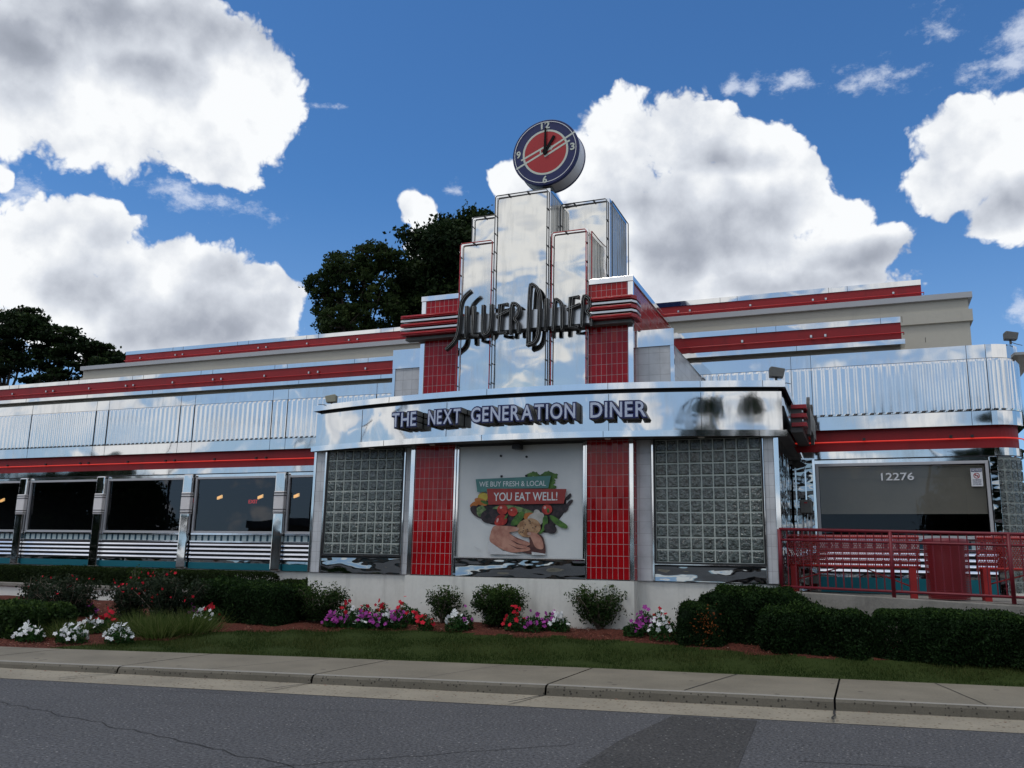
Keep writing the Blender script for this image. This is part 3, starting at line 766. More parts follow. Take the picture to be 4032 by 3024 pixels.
# right end: chrome pier and rounded glass block corner
flat('corner_pier', 'buckled_steel', (8.0, 8.13, WY-.06, WY+.05, 1.14, 3.64), bevel=.01)
cb = MB(); mb = MB(); pts = [p for p in wpath(-.02, 8)]
ip = pts.index((8.1, WY+.02)); arc = pts[ip:]
arc[0] = (8.14, WY+.02); arc = arc[:-1]
for a, b in zip(arc[:-1], arc[1:]): mb.quadv([(*a, 1.14), (*b, 1.14), (*b, 3.64), (*a, 3.64)])
o = mb.build('glass_block_corner', 'block_mortar', GP, fix=False)
cc_ = (8.1, WY+.5)
for k in range(6):
    t0, t1 = math.pi/2*k/6+.06, math.pi/2*(k+1)/6-.0
    for r in range(12):
        z0, z1 = 1.20+.2*r+.014, 1.20+.2*(r+1)-.014
        R_ = .50
        A = [(cc_[0]+R_*math.sin(t), cc_[1]-R_*math.cos(t)) for t in (t0, t1)]
        if A[0][0] < 8.14: A[0] = (8.14, A[0][1])
        cb.quadv([(*A[0], z0), (*A[1], z0), (*A[1], z1), (*A[0], z1)])
cb.build('glass_block_panel', 'wavy_glass_block', o, fix=False)
# side wall of the front block and vestibule wall
flat('side_panel', 'buckled_steel', (4.50, 4.54, .05, 2.93, 1.25, 3.74))
flat('side_panel', 'buckled_steel', (4.56, 4.95, 2.86, 2.93, 1.14, 3.66))
flat('door_jamb', 'steel_trim', (4.93, 4.98, 2.84, 2.95, 1.14, 3.66), (4.60, 4.63, 2.84, 2.86, 1.14, 3.5), (4.78, 4.81, 2.84, 2.86, 1.14, 3.5), bevel=.004)
flat('side_panel', 'dark_soffit', (-4.58, -4.54, .05, 2.93, 1.25, 3.74))
# interior seen through the glass
q = MB(); q.box(-30, 8.05, 7.2, 7.4, 1.2, 3.7).box(8.0, 8.06, 3.05, 7.3, 1.2, 3.7).box(-30, 8.05, 3.1, 7.3, 3.66, 3.7).box(-30, 8.05, 3.1, 7.3, 1.15, 1.25).box(-4.7, -4.6, 2.99, 7.2, 1.2, 3.7).box(4.6, 4.7, 2.99, 7.2, 1.2, 3.7)
q.build('interior_room', 'dark_paint_and_shade', GP)

# roof tiers -----------------------------------------------------------
def tier(x0, x1, y, zt, zr1, zr0, zb, wall0, ywall, xs_, name):
    o = flat(name, 'red_enamel', (x0, x1, y, y+.4, zr0, zr1))
    q = MB(); q.box(x0, x1, y-.02, y+.4, zr1, zt); q.build('top_strip', 'polished_steel_sheet', o)
    q = MB(); q.box(x0-.0, x1+.06, y-.03, y+.4, zb, zr0); q.build('bottom_strip', 'polished_steel_sheet', o)
    q = MB(); q.tube([(x0, y-.05, zr0+(zr1-zr0)*.36), (x1+.05, y-.05, zr0+(zr1-zr0)*.36), (x1+.05, y+.1, zr0+(zr1-zr0)*.36)], .012, 8)
    for x in xs_: q.box(x-.02, x+.02, y-.055, y, zr0+(zr1-zr0)*.45, zr0+(zr1-zr0)*.6, 1)
    q.build('neon_tube', ['red_tube_off', 'brushed_aluminium'], o)
    q = MB(); 
    for x in np.arange(x0+1.9, x1, 2.45):
        q.box(x-.004, x+.004, y-.023, y, zr1, zt); q.box(x+.4-.004, x+.4+.004, y-.023, y, zr1, zt); q.box(x+.8-.004, x+.8+.004, y-.033, y, zb, zr0)
    q.build('panel_joint', 'dark_paint_and_shade', o)
    return o
clip1 = [x for c_ in np.arange(-26, 7, 3.1) for x in (c_, c_+.28, c_+1.7)]
tier(-30, -2.9, 3.6, 6.58, 6.47, 6.12, 6.02, 5.0, 3.85, [x for x in clip1 if x < -3], 'lower_roof_band')
tier(2.0, 6.72, 3.6, 6.59, 6.47, 6.12, 6.02, 5.0, 3.85, [x for x in clip1 if 3 < x < 6.6], 'lower_roof_band')
f = MB(); f.box(-30, 6.70, 3.78, 4.8, 5.0, 6.02); f.build('roof_wall', 'stucco_wall', GP)
f = MB(); f.box(-16.7, 8.10, 4.8, 9.5, 5.0, 7.2); f.box(-16.74, 8.16, 4.74, 9.5, 6.70, 6.95); f.build('roof_wall', 'stucco_wall', GP)
f = MB(); f.box(-16.76, 8.18, 4.72, 9.55, 7.2, 7.32); f.build('roof_coping', 'grey_cladding_paint', GP)
tier(-15.64, -1.0, 5.4, 7.87, 7.76, 7.46, 7.33, 5.0, 3.85, [x for x in clip1 if -15.4 < x < -1], 'upper_roof_band')
tier(1.0, 7.27, 5.4, 7.88, 7.76, 7.46, 7.33, 5.0, 3.85, [x for x in clip1 if 1 < x < 7], 'upper_roof_band')
q = MB(); q.lathe([(.0, 8.12), (.42, 8.10), (.42, 8.02), (.30, 7.98), (.28, 7.3)], (-11.1, 8.2), 20); q.build('roof_vent', 'grey_cladding_paint', GP, smooth=False)
f = MB(); f.box(-30, 9, 3.1, 12, 5.55, 5.6); f.build('roof', 'pale_roof', GP)

# tower ---------------------------------------------------------------------
# white tiled shoulder blocks
for x0, x1 in ((-2.84, -2.16), (2.10, 2.82)):
    zt = 5.60
    f = MB(); f.box(x0, x1, 0.0, 3.3, 4.6, zt); o = f.build('shoulder_block', 'white_tile_return' , GP)
    f = MB(); f.box(x0+.03, x1-.0, -.006, 0., 4.6, zt-.18); f.build('tile_face', 'white_tile', o)
    f = MB(); f.box(x0-.02, x1+.02, -.03, 3.3, zt-.17 if x0 > 0 else zt-.25, zt+.14)
    f.box(x1-.05 if x0 > 0 else x0-.02, x1+.02 if x0 > 0 else x0+.04, -.02, 3.3 if x0 < 0 else .02, 4.6, zt-.17); f.build('steel_cap', 'polished_steel_sheet', o)
# red shoulder towers
for x0, x1 in ((-2.15, -1.33), (1.29, 2.14)):
    f = MB(); f.box(x0+.01, x1-.01, -.14, 3.4, 4.66, 6.70); o = f.build('red_tile_tower', 'red_tile_return', GP)
    f = MB(); f.box(x0 if x0 > 0 else x0+.09, x1-.09 if x0 > 0 else x1, YP, -.14, 4.66, 6.64); f.build('tile_face', 'red_tile', o)
    f = MB(); f.box(x0-.015, x1+.015, YP-.02, 3.42, 6.64, 6.745)
    f.box(x1-.088 if x0 > 0 else x0-.005, x1+.008 if x0 > 0 else x0+.088, YP-.008, -.13, 4.66, 6.64)
    f.build('steel_cap', 'steel_trim', o, bevel=.005)
def column(x0, x1, y0, y1, zb, zt, name='steel_column'):
    f = MB(); f.box(x0, x1, y0, y1, zb, zt); o = f.build(name, 'tower_steel', GP)
    f = MB(); e = .035
    f.box(x0-.008, x0+e, y0-.012, y0, zb, zt); f.box(x1-e, x1+.008, y0-.012, y0, zb, zt); f.box(x0+e, x1-e, y0-.012, y0, zt-e*1.6, zt)
    f.box(x1, x1+.01, y0, y0+e, zb, zt); f.box(x1, x1+.01, y0+e, y1-e, zt-e*1.6, zt); f.box(x1, x1+.01, y1-e, y1, zb, zt)
    f.build('edge_frame', 'steel_trim', o)
    return o
cC = column(-.57, .565, -.30, .73, 4.6, 8.63)
cL = column(-1.31, -.585, -.22, 1.1, 4.6, 7.76)
cR = column(.58, 1.30, -.22, 1.1, 4.6, 7.75)
cL2 = column(-1.53, -.45, .73, 2.05, 6.7, 8.70)
cR2 = column(.575, 1.57, .30, 1.60, 6.7, 8.53)
for o_, x_, y0_, y1_, z0_, z1_ in ((cC, .565, -.25, .70, 7.76, 8.56), (cR, 1.30, -.17, 1.06, 6.75, 7.68), (cR2, 1.57, .35, 1.56, 6.75, 8.46)):
    q = MB(); q.box(x_, x_+.006, y0_, y1_, z0_, z1_)
    n_ = 7
    for k in range(1, n_): q.box(x_+.006, x_+.011, y0_+(y1_-y0_)*k/n_-.006, y0_+(y1_-y0_)*k/n_+.006, z0_, z1_)
    q.build('side_cladding', 'weathered_side_steel', o_)
# neon tubes on the columns
def tubes(o, x0, x1, y, zb, zt, m, side=None, r=.011):
    q = MB()
    q.tube([(x0+.03, y-.06, zb), (x0+.03, y-.06, zt-.06), (x0+.06, y-.06, zt-.03), (x1-.06, y-.06, zt-.03), (x1-.03, y-.06, zt-.06), (x1-.03, y-.06, zb)], r, 6)
    if side:
        q.tube([(x1+.05, y+.04, zb+.1), (x1+.05, y+.04, zt-.05), (x1+.05, side, zt-.05), (x1+.05, side, zb+.1)], r, 6)
    for z in np.arange(zb+.2, zt-.1, .37):
        for x in (x0+.03, x1-.03): q.box(x-.012, x+.012, y-.07, y-.01, z-.008, z+.008, 1)
    for x in np.arange(x0+.3, x1-.15, .4): q.box(x-.01, x+.01, y-.07, y-.01, zt-.05, zt-.02, 1)
    q.build('neon_tube', [m, 'dark_paint_and_shade'], o)
tubes(cC, -.57, .565, -.31, 4.67, 8.63, 'letter_side')
tubes(cR2, .575, 1.57, .29, 6.76, 8.53, 'letter_side', 1.58)
tubes(cL2, -1.53, -.45, .72, 6.8, 8.70, 'letter_side')
tubes(cL, -1.33, -.59, -.23, 4.67, 7.76, 'red_tube_off')
tubes(cR, .58, 1.315, -.23, 4.67, 7.75, 'red_tube_off', 1.05)
q = MB(); q.box(-1.335, -1.315, -.245, .3, 4.67, 7.5).box(1.265, 1.285, -.245, -.2, 4.67, 7.0); q.build('red_edge', 'red_gloss', cL)

# red and steel speed lines across the red towers
sl_ = None
for k, (z, m) in enumerate(((6.27, 'red_gloss'), (6.185, 'brushed_aluminium'), (6.10, 'red_gloss'), (6.015, 'brushed_aluminium'), (5.93, 'red_gloss'))):
    for x0, x1 in ((-2.46, -1.20), (1.40, 2.24)):
        q = MB(); h = .045 if m == 'red_gloss' else .028
        if x0 < 0: poly = [(x0, YP-.30), (x1, YP-.30), (x1, YP), (-2.16, YP), (-2.16, YP+.3), (x0+.12, YP+.3), (x0+.12, YP-.1)]
        else: poly = [(x0, YP-.30), (x1-.05, YP-.30), (x1+.02, YP-.18), (x1+.02, YP+.15), (2.16, YP+.15), (2.16, YP), (x0, YP)]
        q.prismz(poly, z-h, z+h*.6)
        o = q.build('speed_line', m, GP, bevel=.006)
        if m == 'red_gloss':
            q = MB(); q.tube([(x0+.04, YP-.32, z-.01), (x1-.06, YP-.32, z-.01)], .012, 6); q.build('neon_tube', 'red_tube_off', o, smooth=True)
q = MB(); q.box(-2.40, -1.2, YP-.18, YP, 5.82, 5.88).box(1.4, 2.16, YP-.18, YP, 5.82, 5.88); q.build('line_base', 'letter_side', GP)
# side entrance stripes (right flank)
for z, m in ((4.37, 'red_gloss'), (4.29, 'brushed_aluminium'), (4.21, 'red_gloss'), (4.13, 'brushed_aluminium'), (4.05, 'red_gloss')):
    q = MB(); h = .036 if m == 'red_gloss' else .022; e = .0 if m == 'red_gloss' else -.06
    q.box(4.72, 4.98+e, .85-e, 2.6, z-h, z+h); q.build('speed_line', m, GP, bevel=.005)
q = MB(); q.box(4.70, 4.90, .9, 2.9, 3.92, 4.40); q.build('entrance_canopy', 'dark_soffit', GP)

# ------------------------------------------------------------------ script sign
LET = {"S":[[[-0.97,6.66],[-1.06,6.6],[-1.14,6.5],[-1.17,6.36],[-1.18,6.22],[-1.19,6.07],[-1.2,5.93],[-1.23,5.78],[-1.29,5.68],[-1.37,5.61],[-1.44,5.56]]],"I":[[[-1.04,6.35],[-1.04,5.76]]],"L":[[[-0.89,6.34],[-0.9,5.79],[-0.78,5.77]]],"V":[[[-0.69,6.34],[-0.7,5.78],[-0.62,5.78],[-0.56,5.83],[-0.53,5.94],[-0.52,6.34]]],"E":[[[-0.21,6.33],[-0.33,6.33],[-0.35,5.8],[-0.21,5.78]],[[-0.18,6.2],[-0.4,6.11]]],"R":[[[-0.12,5.77],[-0.12,6.34],[-0.03,6.33],[0.03,6.27],[0.05,6.18],[0.01,6.08],[-0.06,6.04],[0.01,5.97],[0.03,5.9],[0.04,5.77]]],"D":[[[0.23,5.52],[0.25,6.68],[0.31,6.67],[0.39,6.6],[0.44,6.46],[0.45,6.25],[0.44,5.86],[0.42,5.66],[0.36,5.55],[0.23,5.52]]],"I2":[[[0.58,6.35],[0.57,5.77]]],"N":[[[0.72,5.76],[0.74,6.34],[0.79,6.33],[0.86,6.27],[0.89,6.17],[0.89,5.77]]],"E2":[[[1.19,6.34],[1.07,6.34],[1.04,5.79],[1.19,5.78]],[[1.21,6.2],[1.0,6.13]]],"R2":[[[1.27,5.79],[1.29,6.35],[1.35,6.34],[1.42,6.28],[1.43,6.18],[1.4,6.08],[1.34,6.06],[1.42,5.99],[1.44,5.92],[1.45,5.79]]]}
def smooth_line(p, it=2):
    p = [Vector(q) for q in p]
    for _ in range(it):
        if len(p) < 3: break
        o_ = [p[0]]
        for a, b in zip(p[:-1], p[1:]): o_ += [a*.75+b*.25, a*.25+b*.75]
        o_.append(p[-1]); p = o_
    return p
def offs(p, d, ext=0.):
    out_ = []
    for i, q in enumerate(p):
        a = p[max(0, i-1)]; b = p[min(len(p)-1, i+1)]
        t = (b-a).normalized(); n = Vector((-t.y, t.x))
        k = 1.
        if 0 < i < len(p)-1:
            t1 = (q-a).normalized(); n1 = Vector((-t1.y, t1.x)); k = min(1.6, 1/max(.5, n.dot(n1)))
        e = t*(-ext if i == 0 else ext if i == len(p)-1 else 0)
        out_.append(q+n*d*k+e)
    return out_
def stroke(q, line, w_, y0, y1, m=0, ms=1, ext=.0):
    A = offs(line, w_/2, ext); B = offs(line, -w_/2, ext); n = len(line)
    i = len(q.v)
    for a, b in zip(A, B): q.v += [(a.x, y0, a.y), (b.x, y0, b.y), (a.x, y1, a.y), (b.x, y1, b.y)]
    for k in range(n-1):
        j = i+4*k
        for f_, mm in (((j, j+4, j+5, j+1), m), ((j+2, j+3, j+7, j+6), ms), ((j, j+2, j+6, j+4), ms), ((j+1, j+5, j+7, j+3), ms)): q.f.append(f_); q.m.append(mm)
    j = i+4*(n-1); q.f.append((i, i+1, i+3, i+2)); q.m.append(ms); q.f.append((j, j+2, j+3, j+1)); q.m.append(ms)
def build_script(name, loc, label):
    r_o = thing(name, loc, label, 'sign', 'script signs of the diner')
    SY = -.50
    for key, strokes in LET.items():
        q = MB(); tb = MB()
        for s_ in strokes:
            ln = smooth_line([(a, b) for a, b in s_], 2 if len(s_) > 4 else 0)
            if key == 'I2' or key == 'I': pass
            stroke(q, ln, .068 if len(s_) != 2 or abs(s_[0][1]-s_[1][1]) > .3 else .05, SY, SY+.085, 0, 1, .025)
            for d in (.0155, -.0155):
                L_ = offs(ln, d, .012); tb.tube([(v.x, SY-.010, v.y) for v in L_], .0031, 5)
            for e in (0, -1):
                A_ = offs(ln, .0145, .012)[e]; B_ = offs(ln, -.0145, .012)[e]; tb.tube([(A_.x, SY-.010, A_.y), (B_.x, SY-.010, B_.y)], .0036, 5)
        o = q.build('letter', ['black_letter', 'script_side'], r_o, fix=False)
        tb.build('neon_outline', 'outline_glass', o, smooth=True)
    q = MB(); q.box(-1.20, 1.43, SY+.10, SY+.26, 5.86, 6.21)
    q.build('raceway', 'brushed_aluminium', r_o)
    q = MB(); q.box(-1.20, 1.43, SY+.11, SY+.25, 5.83, 5.86); q.build('raceway_base', 'dark_paint_and_shade', r_o)
    return r_o
sgn = build_script('script_sign', (0, 0, 0), 'large black script sign reading SILVER DINER across the steel tower')
s2 = sgn.copy(); C.objects.link(s2)
for ch in list(sgn.children):
    c_ = ch.copy(); C.objects.link(c_); c_.parent = s2
    for gc in ch.children:
        d_ = gc.copy(); C.objects.link(d_); d_.parent = c_
s2['label'] = 'small script sign seen edge on above the side entrance'
s2.rotation_euler = (0, 0, rad(90)); s2.scale = (.64, .64, .64); s2.location = (4.70+.0, 1.95, 4.23-6.1*.64)

# ------------------------------------------------------------------ text helper
def text_mesh(body, size, extrude, offset=0., bevel=0., xs_=1.0, spacing=1.0):
    cu = bpy.data.curves.new('t', 'FONT'); cu.body = body; cu.size = size; cu.extrude = extrude; cu.offset = offset; cu.resolution_u = 4
    cu.space_character = spacing; cu.align_x = 'LEFT'; cu.align_y = 'BOTTOM_BASELINE'
    ob = bpy.data.objects.new('t', cu); C.objects.link(ob)
    bpy.context.view_layer.update()
    dg = bpy.context.evaluated_depsgraph_get(); me = bpy.data.meshes.new_from_object(ob.evaluated_get(dg))
    bpy.data.objects.remove(ob)
    V = [(v.co.x*xs_, v.co.y, v.co.z) for v in me.vertices]; F = [tuple(p.vertices) for p in me.polygons]
    bpy.data.meshes.remove(me); return V, F
def text_block(q, body, x0, x1, zb, zh, y, depth, m=0, offset=0., spacing=1.0, capref=None):
    """fit text into x0..x1 with cap height zh on a vertical plane facing -y"""
    V, F = text_mesh(body, 1.0, .5, offset, spacing=spacing)
    xa = min(v[0] for v in V); xb = max(v[0] for v in V); VH, _ = text_mesh('H', 1.0, .5, 0.); ch = max(v[1] for v in VH)
    k = (x1-x0)/(xb-xa); kz = zh/ch; i = len(q.v)
    q.v += [(x0+(v[0]-xa)*k, y-(v[2])*depth+depth*.5*0, zb+v[1]*kz) for v in V]
    for f_ in F: q.f.append(tuple(i+a for a in f_)); q.m.append(m)

# slogan on the canopy: each letter set on the curve
slog = thing('slogan_lettering', (0, 0, 0), 'pale capital letters reading THE NEXT GENERATION DINER along the curved canopy', 'sign')
def letters_on_arc(words, z0, ch):
    VH, _ = text_mesh('H', 1.0, .5); cap = max(v[1] for v in VH); s_ = ch/cap
    for word, xa, xb in words:
        adv = []
        for c_ in word:
            V, F = text_mesh(c_, 1.0, .5, .014); a0 = min(v[0] for v in V); a1 = max(v[0] for v in V); adv.append((V, F, a0, a1))
        gap = .145; tot2 = sum(a1-a0 for _, _, a0, a1 in adv)+gap*(len(word)-1)
        kx = (xb-xa)/tot2; x = xa
        face = MB(); rim = MB()
        for c_, (V, F, a0, a1) in zip(word, adv):
            wd = (a1-a0)*kx; xm = x+wd/2
            sl = (cy(xm+.01)-cy(xm-.01))/.02; base = cy(xm, .07)
            V2, F2 = text_mesh(c_, 1.0, .5, .078); b0 = min(v[0] for v in V2); b1 = max(v[0] for v in V2)
            for (VV, FF, lo, tgt, y0_, y1_, ex) in ((V, F, a0, face, -.262, -.255, 0), (V2, F2, b0, rim, -.255, -.02, .5*((b1-b0)-(a1-a0))*kx)):
                i = len(tgt.v)
                for v in VV:
                    lx = x-xm-ex+(v[0]-lo)*kx; yy = y0_ if v[2] > 0 else y1_
                    tgt.v.append((xm+lx, base+sl*lx+yy, z0+v[1]*s_))
                for f_ in FF:
                    tgt.f.append(tuple(i+a for a in f_))
                    # rim colours: blue front, dark deep sides
                    zz = [VV[a][2] for a in f_]
                    tgt.m.append(0 if (tgt is face or min(zz) > 0) else 1)
            x += wd+gap*kx
        o = rim.build('word', ['navy_paint', 'letter_side'], slog, fix=False)
        face.build('letter_face', 'pale_letter_face', o, fix=False)
letters_on_arc([('THE', -2.38, -1.83), ('NEXT', -1.56, -.88), ('GENERATION', -.66, 1.29), ('DINER', 1.555, 2.50)], 4.035, .255)

# ------------------------------------------------------------------ clock
ck = thing('round_clock', (.45, -.05, 8.63), 'round blue and red clock on the tower showing one o\'clock', 'clock')
r0 = .67
def ring(q, r1, r2, y, n=64, m=0, a0=0, a1=2*math.pi, c=(0, 0), th=.004):
    for k in range(n):
        t0, t1 = a0+(a1-a0)*k/n, a0+(a1-a0)*(k+1)/n
        q.quadv([(c[0]+r1*math.sin(t0), y, c[1]+r1*math.cos(t0)), (c[0]+r2*math.sin(t0), y, c[1]+r2*math.cos(t0)), (c[0]+r2*math.sin(t1), y, c[1]+r2*math.cos(t1)), (c[0]+r1*math.sin(t1), y, c[1]+r1*math.cos(t1))], m)
cz = .78
q = MB(); q.cyl((0, cz), r0, -.20, .22, 64); o = q.build('case', 'white_collar', ck, bevel=.01)
q = MB(); q.cyl((0, cz), r0+.012, -.225, -.16, 64); q.cyl((0, cz), r0+.012, .19, .225, 64); q.build('case_rim', 'navy_paint', ck, bevel=.006)
dial = MB(); ring(dial, 0.47, r0, -.229, m=0, c=(0, cz)); ring(dial, .43, .47, -.2295, m=1, c=(0, cz)); ring(dial, .0001, .43, -.229, m=2, c=(0, cz))
def bar(q, x0, z0, x1, z1, w_, y, m=1):
    a, b = Vector((x0, z0)), Vector((x1, z1)); t = (b-a).normalized(); n = Vector((-t.y, t.x))*w_/2
    q.quadv([(p.x, y, p.y+cz) for p in (a-n, b-n, b+n, a+n)], m)
# two slanted bars crossing the dial
bar(dial, -.60, -.265, .155, .125-.04, .038, -.231); bar(dial, .0, .015, .60, .325, .038, -.2313)
bar(dial, -.50, -.10, .02, .155-.03, .038, -.2316); bar(dial, -.02, -.09, .50, .165, .038, -.2319)
bar(dial, -.10, -.03, -.10, .055, .026, -.232); bar(dial, .12, .03, .12, .12, .026, -.232)
text_block(dial, '12', -.095, .09, cz+.495, .135, -.235, .004, 3, .03)
text_block(dial, '6', -.045, .045, cz-.640, .135, -.235, .004, 3, .03)
text_block(dial, '9', -.60, -.51, cz-.04, .135, -.235, .004, 3, .03)
text_block(dial, '3', .51, .60, cz-.04, .135, -.235, .004, 3, .03)
dial.build('dial', ['navy_paint', 'pale_dial', 'red_dial', 'pale_dial'], ck, fix=False)
q = MB(); ring(q, .625, .637, -.245, c=(0, cz)); q.build('neon_ring', 'neon_glass', ck, fix=False)
q = MB(); q.prism([(-.028, cz-.06), (.028, cz-.06), (.022, cz+.50), (-.010, cz+.50)], -.262, -.25); q.cyl((0, cz), .05, -.265, -.235, 20)
o = q.build('minute_hand', 'black_letter', ck)
t = rad(31); q = MB(); dx_, dz_ = math.sin(t), math.cos(t)
q.prism([(-.03*dz_, cz+.03*dx_), (.03*dz_, cz-.03*dx_), (.03*dz_+.36*dx_, cz-.03*dx_+.36*dz_), (-.03*dz_+.36*dx_, cz+.03*dx_+.36*dz_)], -.249, -.238)
q.build('hour_hand', 'black_letter', ck)
q = MB(); q.box(-.09, .09, -.1, .1, 0, .16); q.build('pedestal', 'letter_side', ck)

# ------------------------------------------------------------------ poster in the middle bay
def pmat(name, c1, c2, sc_=6.):
    mat(name, lambda t: P(t, t.mix(t.smooth(t.noise(obj_co(t), sc_, 4., .6), .35, .65), (*c1, 1), (*c2, 1)), .4, 0., .4))
pmat('poster_white', (.62, .64, .64), (.70, .71, .70), 1.2); pmat('poster_teal', (.07, .20, .19), (.08, .23, .21)); pmat('poster_red', (.30, .035, .03), (.36, .045, .035))
pmat('print_tomato', (.30, .015, .012), (.52, .05, .03), 9.); pmat('print_green', (.03, .09, .015), (.09, .20, .03), 10.); pmat('print_dark', (.010, .008, .010), (.05, .03, .035), 12.)
pmat('print_potato', (.26, .13, .06), (.46, .28, .15), 12.); pmat('print_skin', (.34, .14, .10), (.50, .26, .19), 5.); pmat('print_skin_dark', (.06, .02, .018), (.12, .045, .035), 5.)
pmat('print_yellow', (.45, .30, .02), (.55, .42, .06)); pmat('print_orange', (.42, .12, .02), (.5, .18, .04)); pmat('print_leaf', (.06, .12, .04), (.22, .30, .12), 14.); pmat('print_mushroom', (.40, .38, .34), (.55, .52, .48)); pmat('print_text', (.66, .70, .70), (.70, .74, .74)); pmat('print_cuff', (.52, .53, .54), (.60, .61, .62))
pmat('print_gloss', (.6, .3, .28), (.65, .4, .35)); pmat('print_nail', (.42, .26, .21), (.46, .30, .25))
pos = thing('poster_board', (0, 0, 0), 'white framed poster of hands holding vegetables between the red tiled pillars', 'poster')
PY = -.165
def PX(px, py):   # poster artwork laid out in its own plane, metres
    u = (px-860)/765.; v = (py-540)/635.
    return (-1.20+u*2.38, 3.64-v*1.95)
q = MB(); q.box(-1.24, 1.21, PY, -.12, 1.66, 3.70); q.build('panel', 'poster_white', pos)
q = MB()
for b_ in ((-1.28, -1.235, PY-.03, -.1, 1.64, 3.72), (1.205, 1.25, PY-.03, -.1, 1.64, 3.72), (-1.28, 1.25, PY-.035, -.1, 1.62, 1.655)): q.box(*b_)
q.build('frame', 'steel_trim', pos, bevel=.006)
art = MB(); layer = [0]
AM = ['poster_teal', 'poster_red', 'print_tomato', 'print_green', 'print_dark', 'print_potato', 'print_skin', 'print_skin_dark', 'print_yellow', 'print_orange', 'print_leaf', 'print_mushroom', 'print_text', 'print_cuff', 'print_gloss', 'print_nail']
def poly(pts, m, sm=False):
    layer[0] += 1; y = PY-.0012-.0006*layer[0]
    P_ = [Vector(PX(*p)) for p in pts]
    if sm:
        for _ in range(2):
            o_ = []
            for a, b in zip(P_, P_[1:]+P_[:1]): o_ += [a*.75+b*.25, a*.25+b*.75]
            P_ = o_
    art.quadv([(p.x, y, p.y) for p in P_][::-1], AM.index(m))
def ell(x, y, rx, ry, m, rot=0., n=28, jag_=0.):
    c, s = math.cos(rad(rot)), math.sin(rad(rot)); pts = []
    for k in range(n):
        t = 2*math.pi*k/n; j = 1+jag_*random.uniform(-1, 1); a, b = rx*j*math.cos(t), ry*j*math.sin(t); pts.append((x+a*c-b*s, y+a*s+b*c))
    poly(pts, m)
poly([(925, 880), (990, 850), (1300, 850), (1530, 830), (1535, 900), (1500, 950), (1470, 990), (1440, 1040), (1380, 1040), (1300, 1010), (1070, 1000), (1010, 960), (950, 930)], 'print_dark', True)
for k in range(12): ell(1300+k*15, 705-8*math.sin(k), 15, 16, 'print_green', 0, 9, .35)
for k in range(16): ell(1425+22*math.sin(k*1.7), 700+k*6, 24, 14, 'print_green', 20, 9, .35)
for a, b in ((1545, 835), (1552, 870), (1530, 905), (1500, 930)): ell(a, b, 26, 11, 'print_dark', -50, 14, .15)
ell(1012, 830, 34, 28, 'print_yellow'); ell(1000, 858, 45, 20, 'print_orange', 20); ell(1025, 862, 30, 9, 'print_green', 20); ell(960, 872, 34, 16, 'print_orange', -25)
ell(985, 920, 60, 30, 'print_dark', 30); ell(1003, 915, 32, 34, 'print_leaf', 10, 20, .12); ell(1060, 945, 60, 42, 'print_dark')
ell(1240, 905, 110, 16, 'print_leaf', 14); ell(1130, 890, 55, 10, 'print_leaf', -8); ell(1360, 935, 32, 22, 'print_mushroom', 60)
ell(1310, 945, 40, 22, 'print_orange'); ell(1140, 905, 34, 31, 'print_tomato'); ell(1130, 893, 8, 7, 'print_gloss'); ell(1205, 918, 30, 27, 'print_tomato'); ell(1197, 908, 6, 5, 'print_gloss')
poly([(1085, 1000), (1100, 950), (1125, 932), (1165, 940), (1175, 975), (1150, 1000)], 'print_tomato', True); ell(1110, 968, 6, 14, 'print_gloss', 15); poly([(1150, 965), (1160, 945), (1172, 930), (1176, 936), (1168, 955)], 'print_green')
ell(1418, 905, 32, 30, 'print_tomato'); ell(1405, 895, 8, 9, 'print_gloss'); ell(1425, 912, 8, 14, 'print_green')
poly([(1185, 1000), (1215, 950), (1262, 910), (1282, 930), (1270, 960), (1235, 1000)], 'print_green', True)
ell(1345, 955, 48, 30, 'print_mushroom', -15); ell(1375, 960, 25, 38, 'print_mushroom', 20)
poly([(1390, 950), (1420, 935), (1428, 980), (1410, 1020), (1380, 1050), (1366, 1046), (1395, 1010)], 'print_green', True)
poly([(1430, 940), (1452, 938), (1510, 975), (1548, 1000), (1540, 1018), (1500, 1010), (1450, 975)], 'print_green', True)
ell(1440, 1015, 40, 28, 'print_dark', 20)
# right hand behind, then potato, then left hand
poly([(1320, 1095), (1300, 1050), (1330, 1040), (1395, 1050), (1412, 1120), (1414, 1168), (1330, 1165), (1250, 1150), (1290, 1130)], 'print_skin_dark', True)
ell(1308, 1012, 74, 55, 'print_potato', -8, 36, .03)
for k in range(12): ell(1308+random.uniform(-50, 55), 1000+random.uniform(-35, 40), 4, 3, 'print_dark')
poly([(1302, 1038), (1330, 1036), (1375, 1052), (1396, 1085), (1405, 1140), (1350, 1130), (1330, 1080)], 'print_skin', True)
ell(1312, 1046, 12, 9, 'print_nail')
poly([(1085, 1000), (1130, 1000), (1200, 1003), (1245, 1010), (1250, 1026), (1225, 1034), (1180, 1038), (1210, 1058), (1260, 1078), (1320, 1098), (1318, 1112), (1290, 1118), (1320, 1128), (1322, 1142), (1280, 1150), (1210, 1158), (1150, 1142), (1090, 1110), (1060, 1090), (1070, 1040)], 'print_skin', True)
ell(1238, 1018, 12, 8, 'print_nail', 10)
for pts in ([(1180, 1040), (1240, 1072), (1300, 1092), (1240, 1078)], [(1190, 1078), (1250, 1104), (1300, 1116), (1240, 1108)], [(1180, 1105), (1240, 1128), (1300, 1134), (1240, 1134)]): poly(pts, 'print_skin_dark')
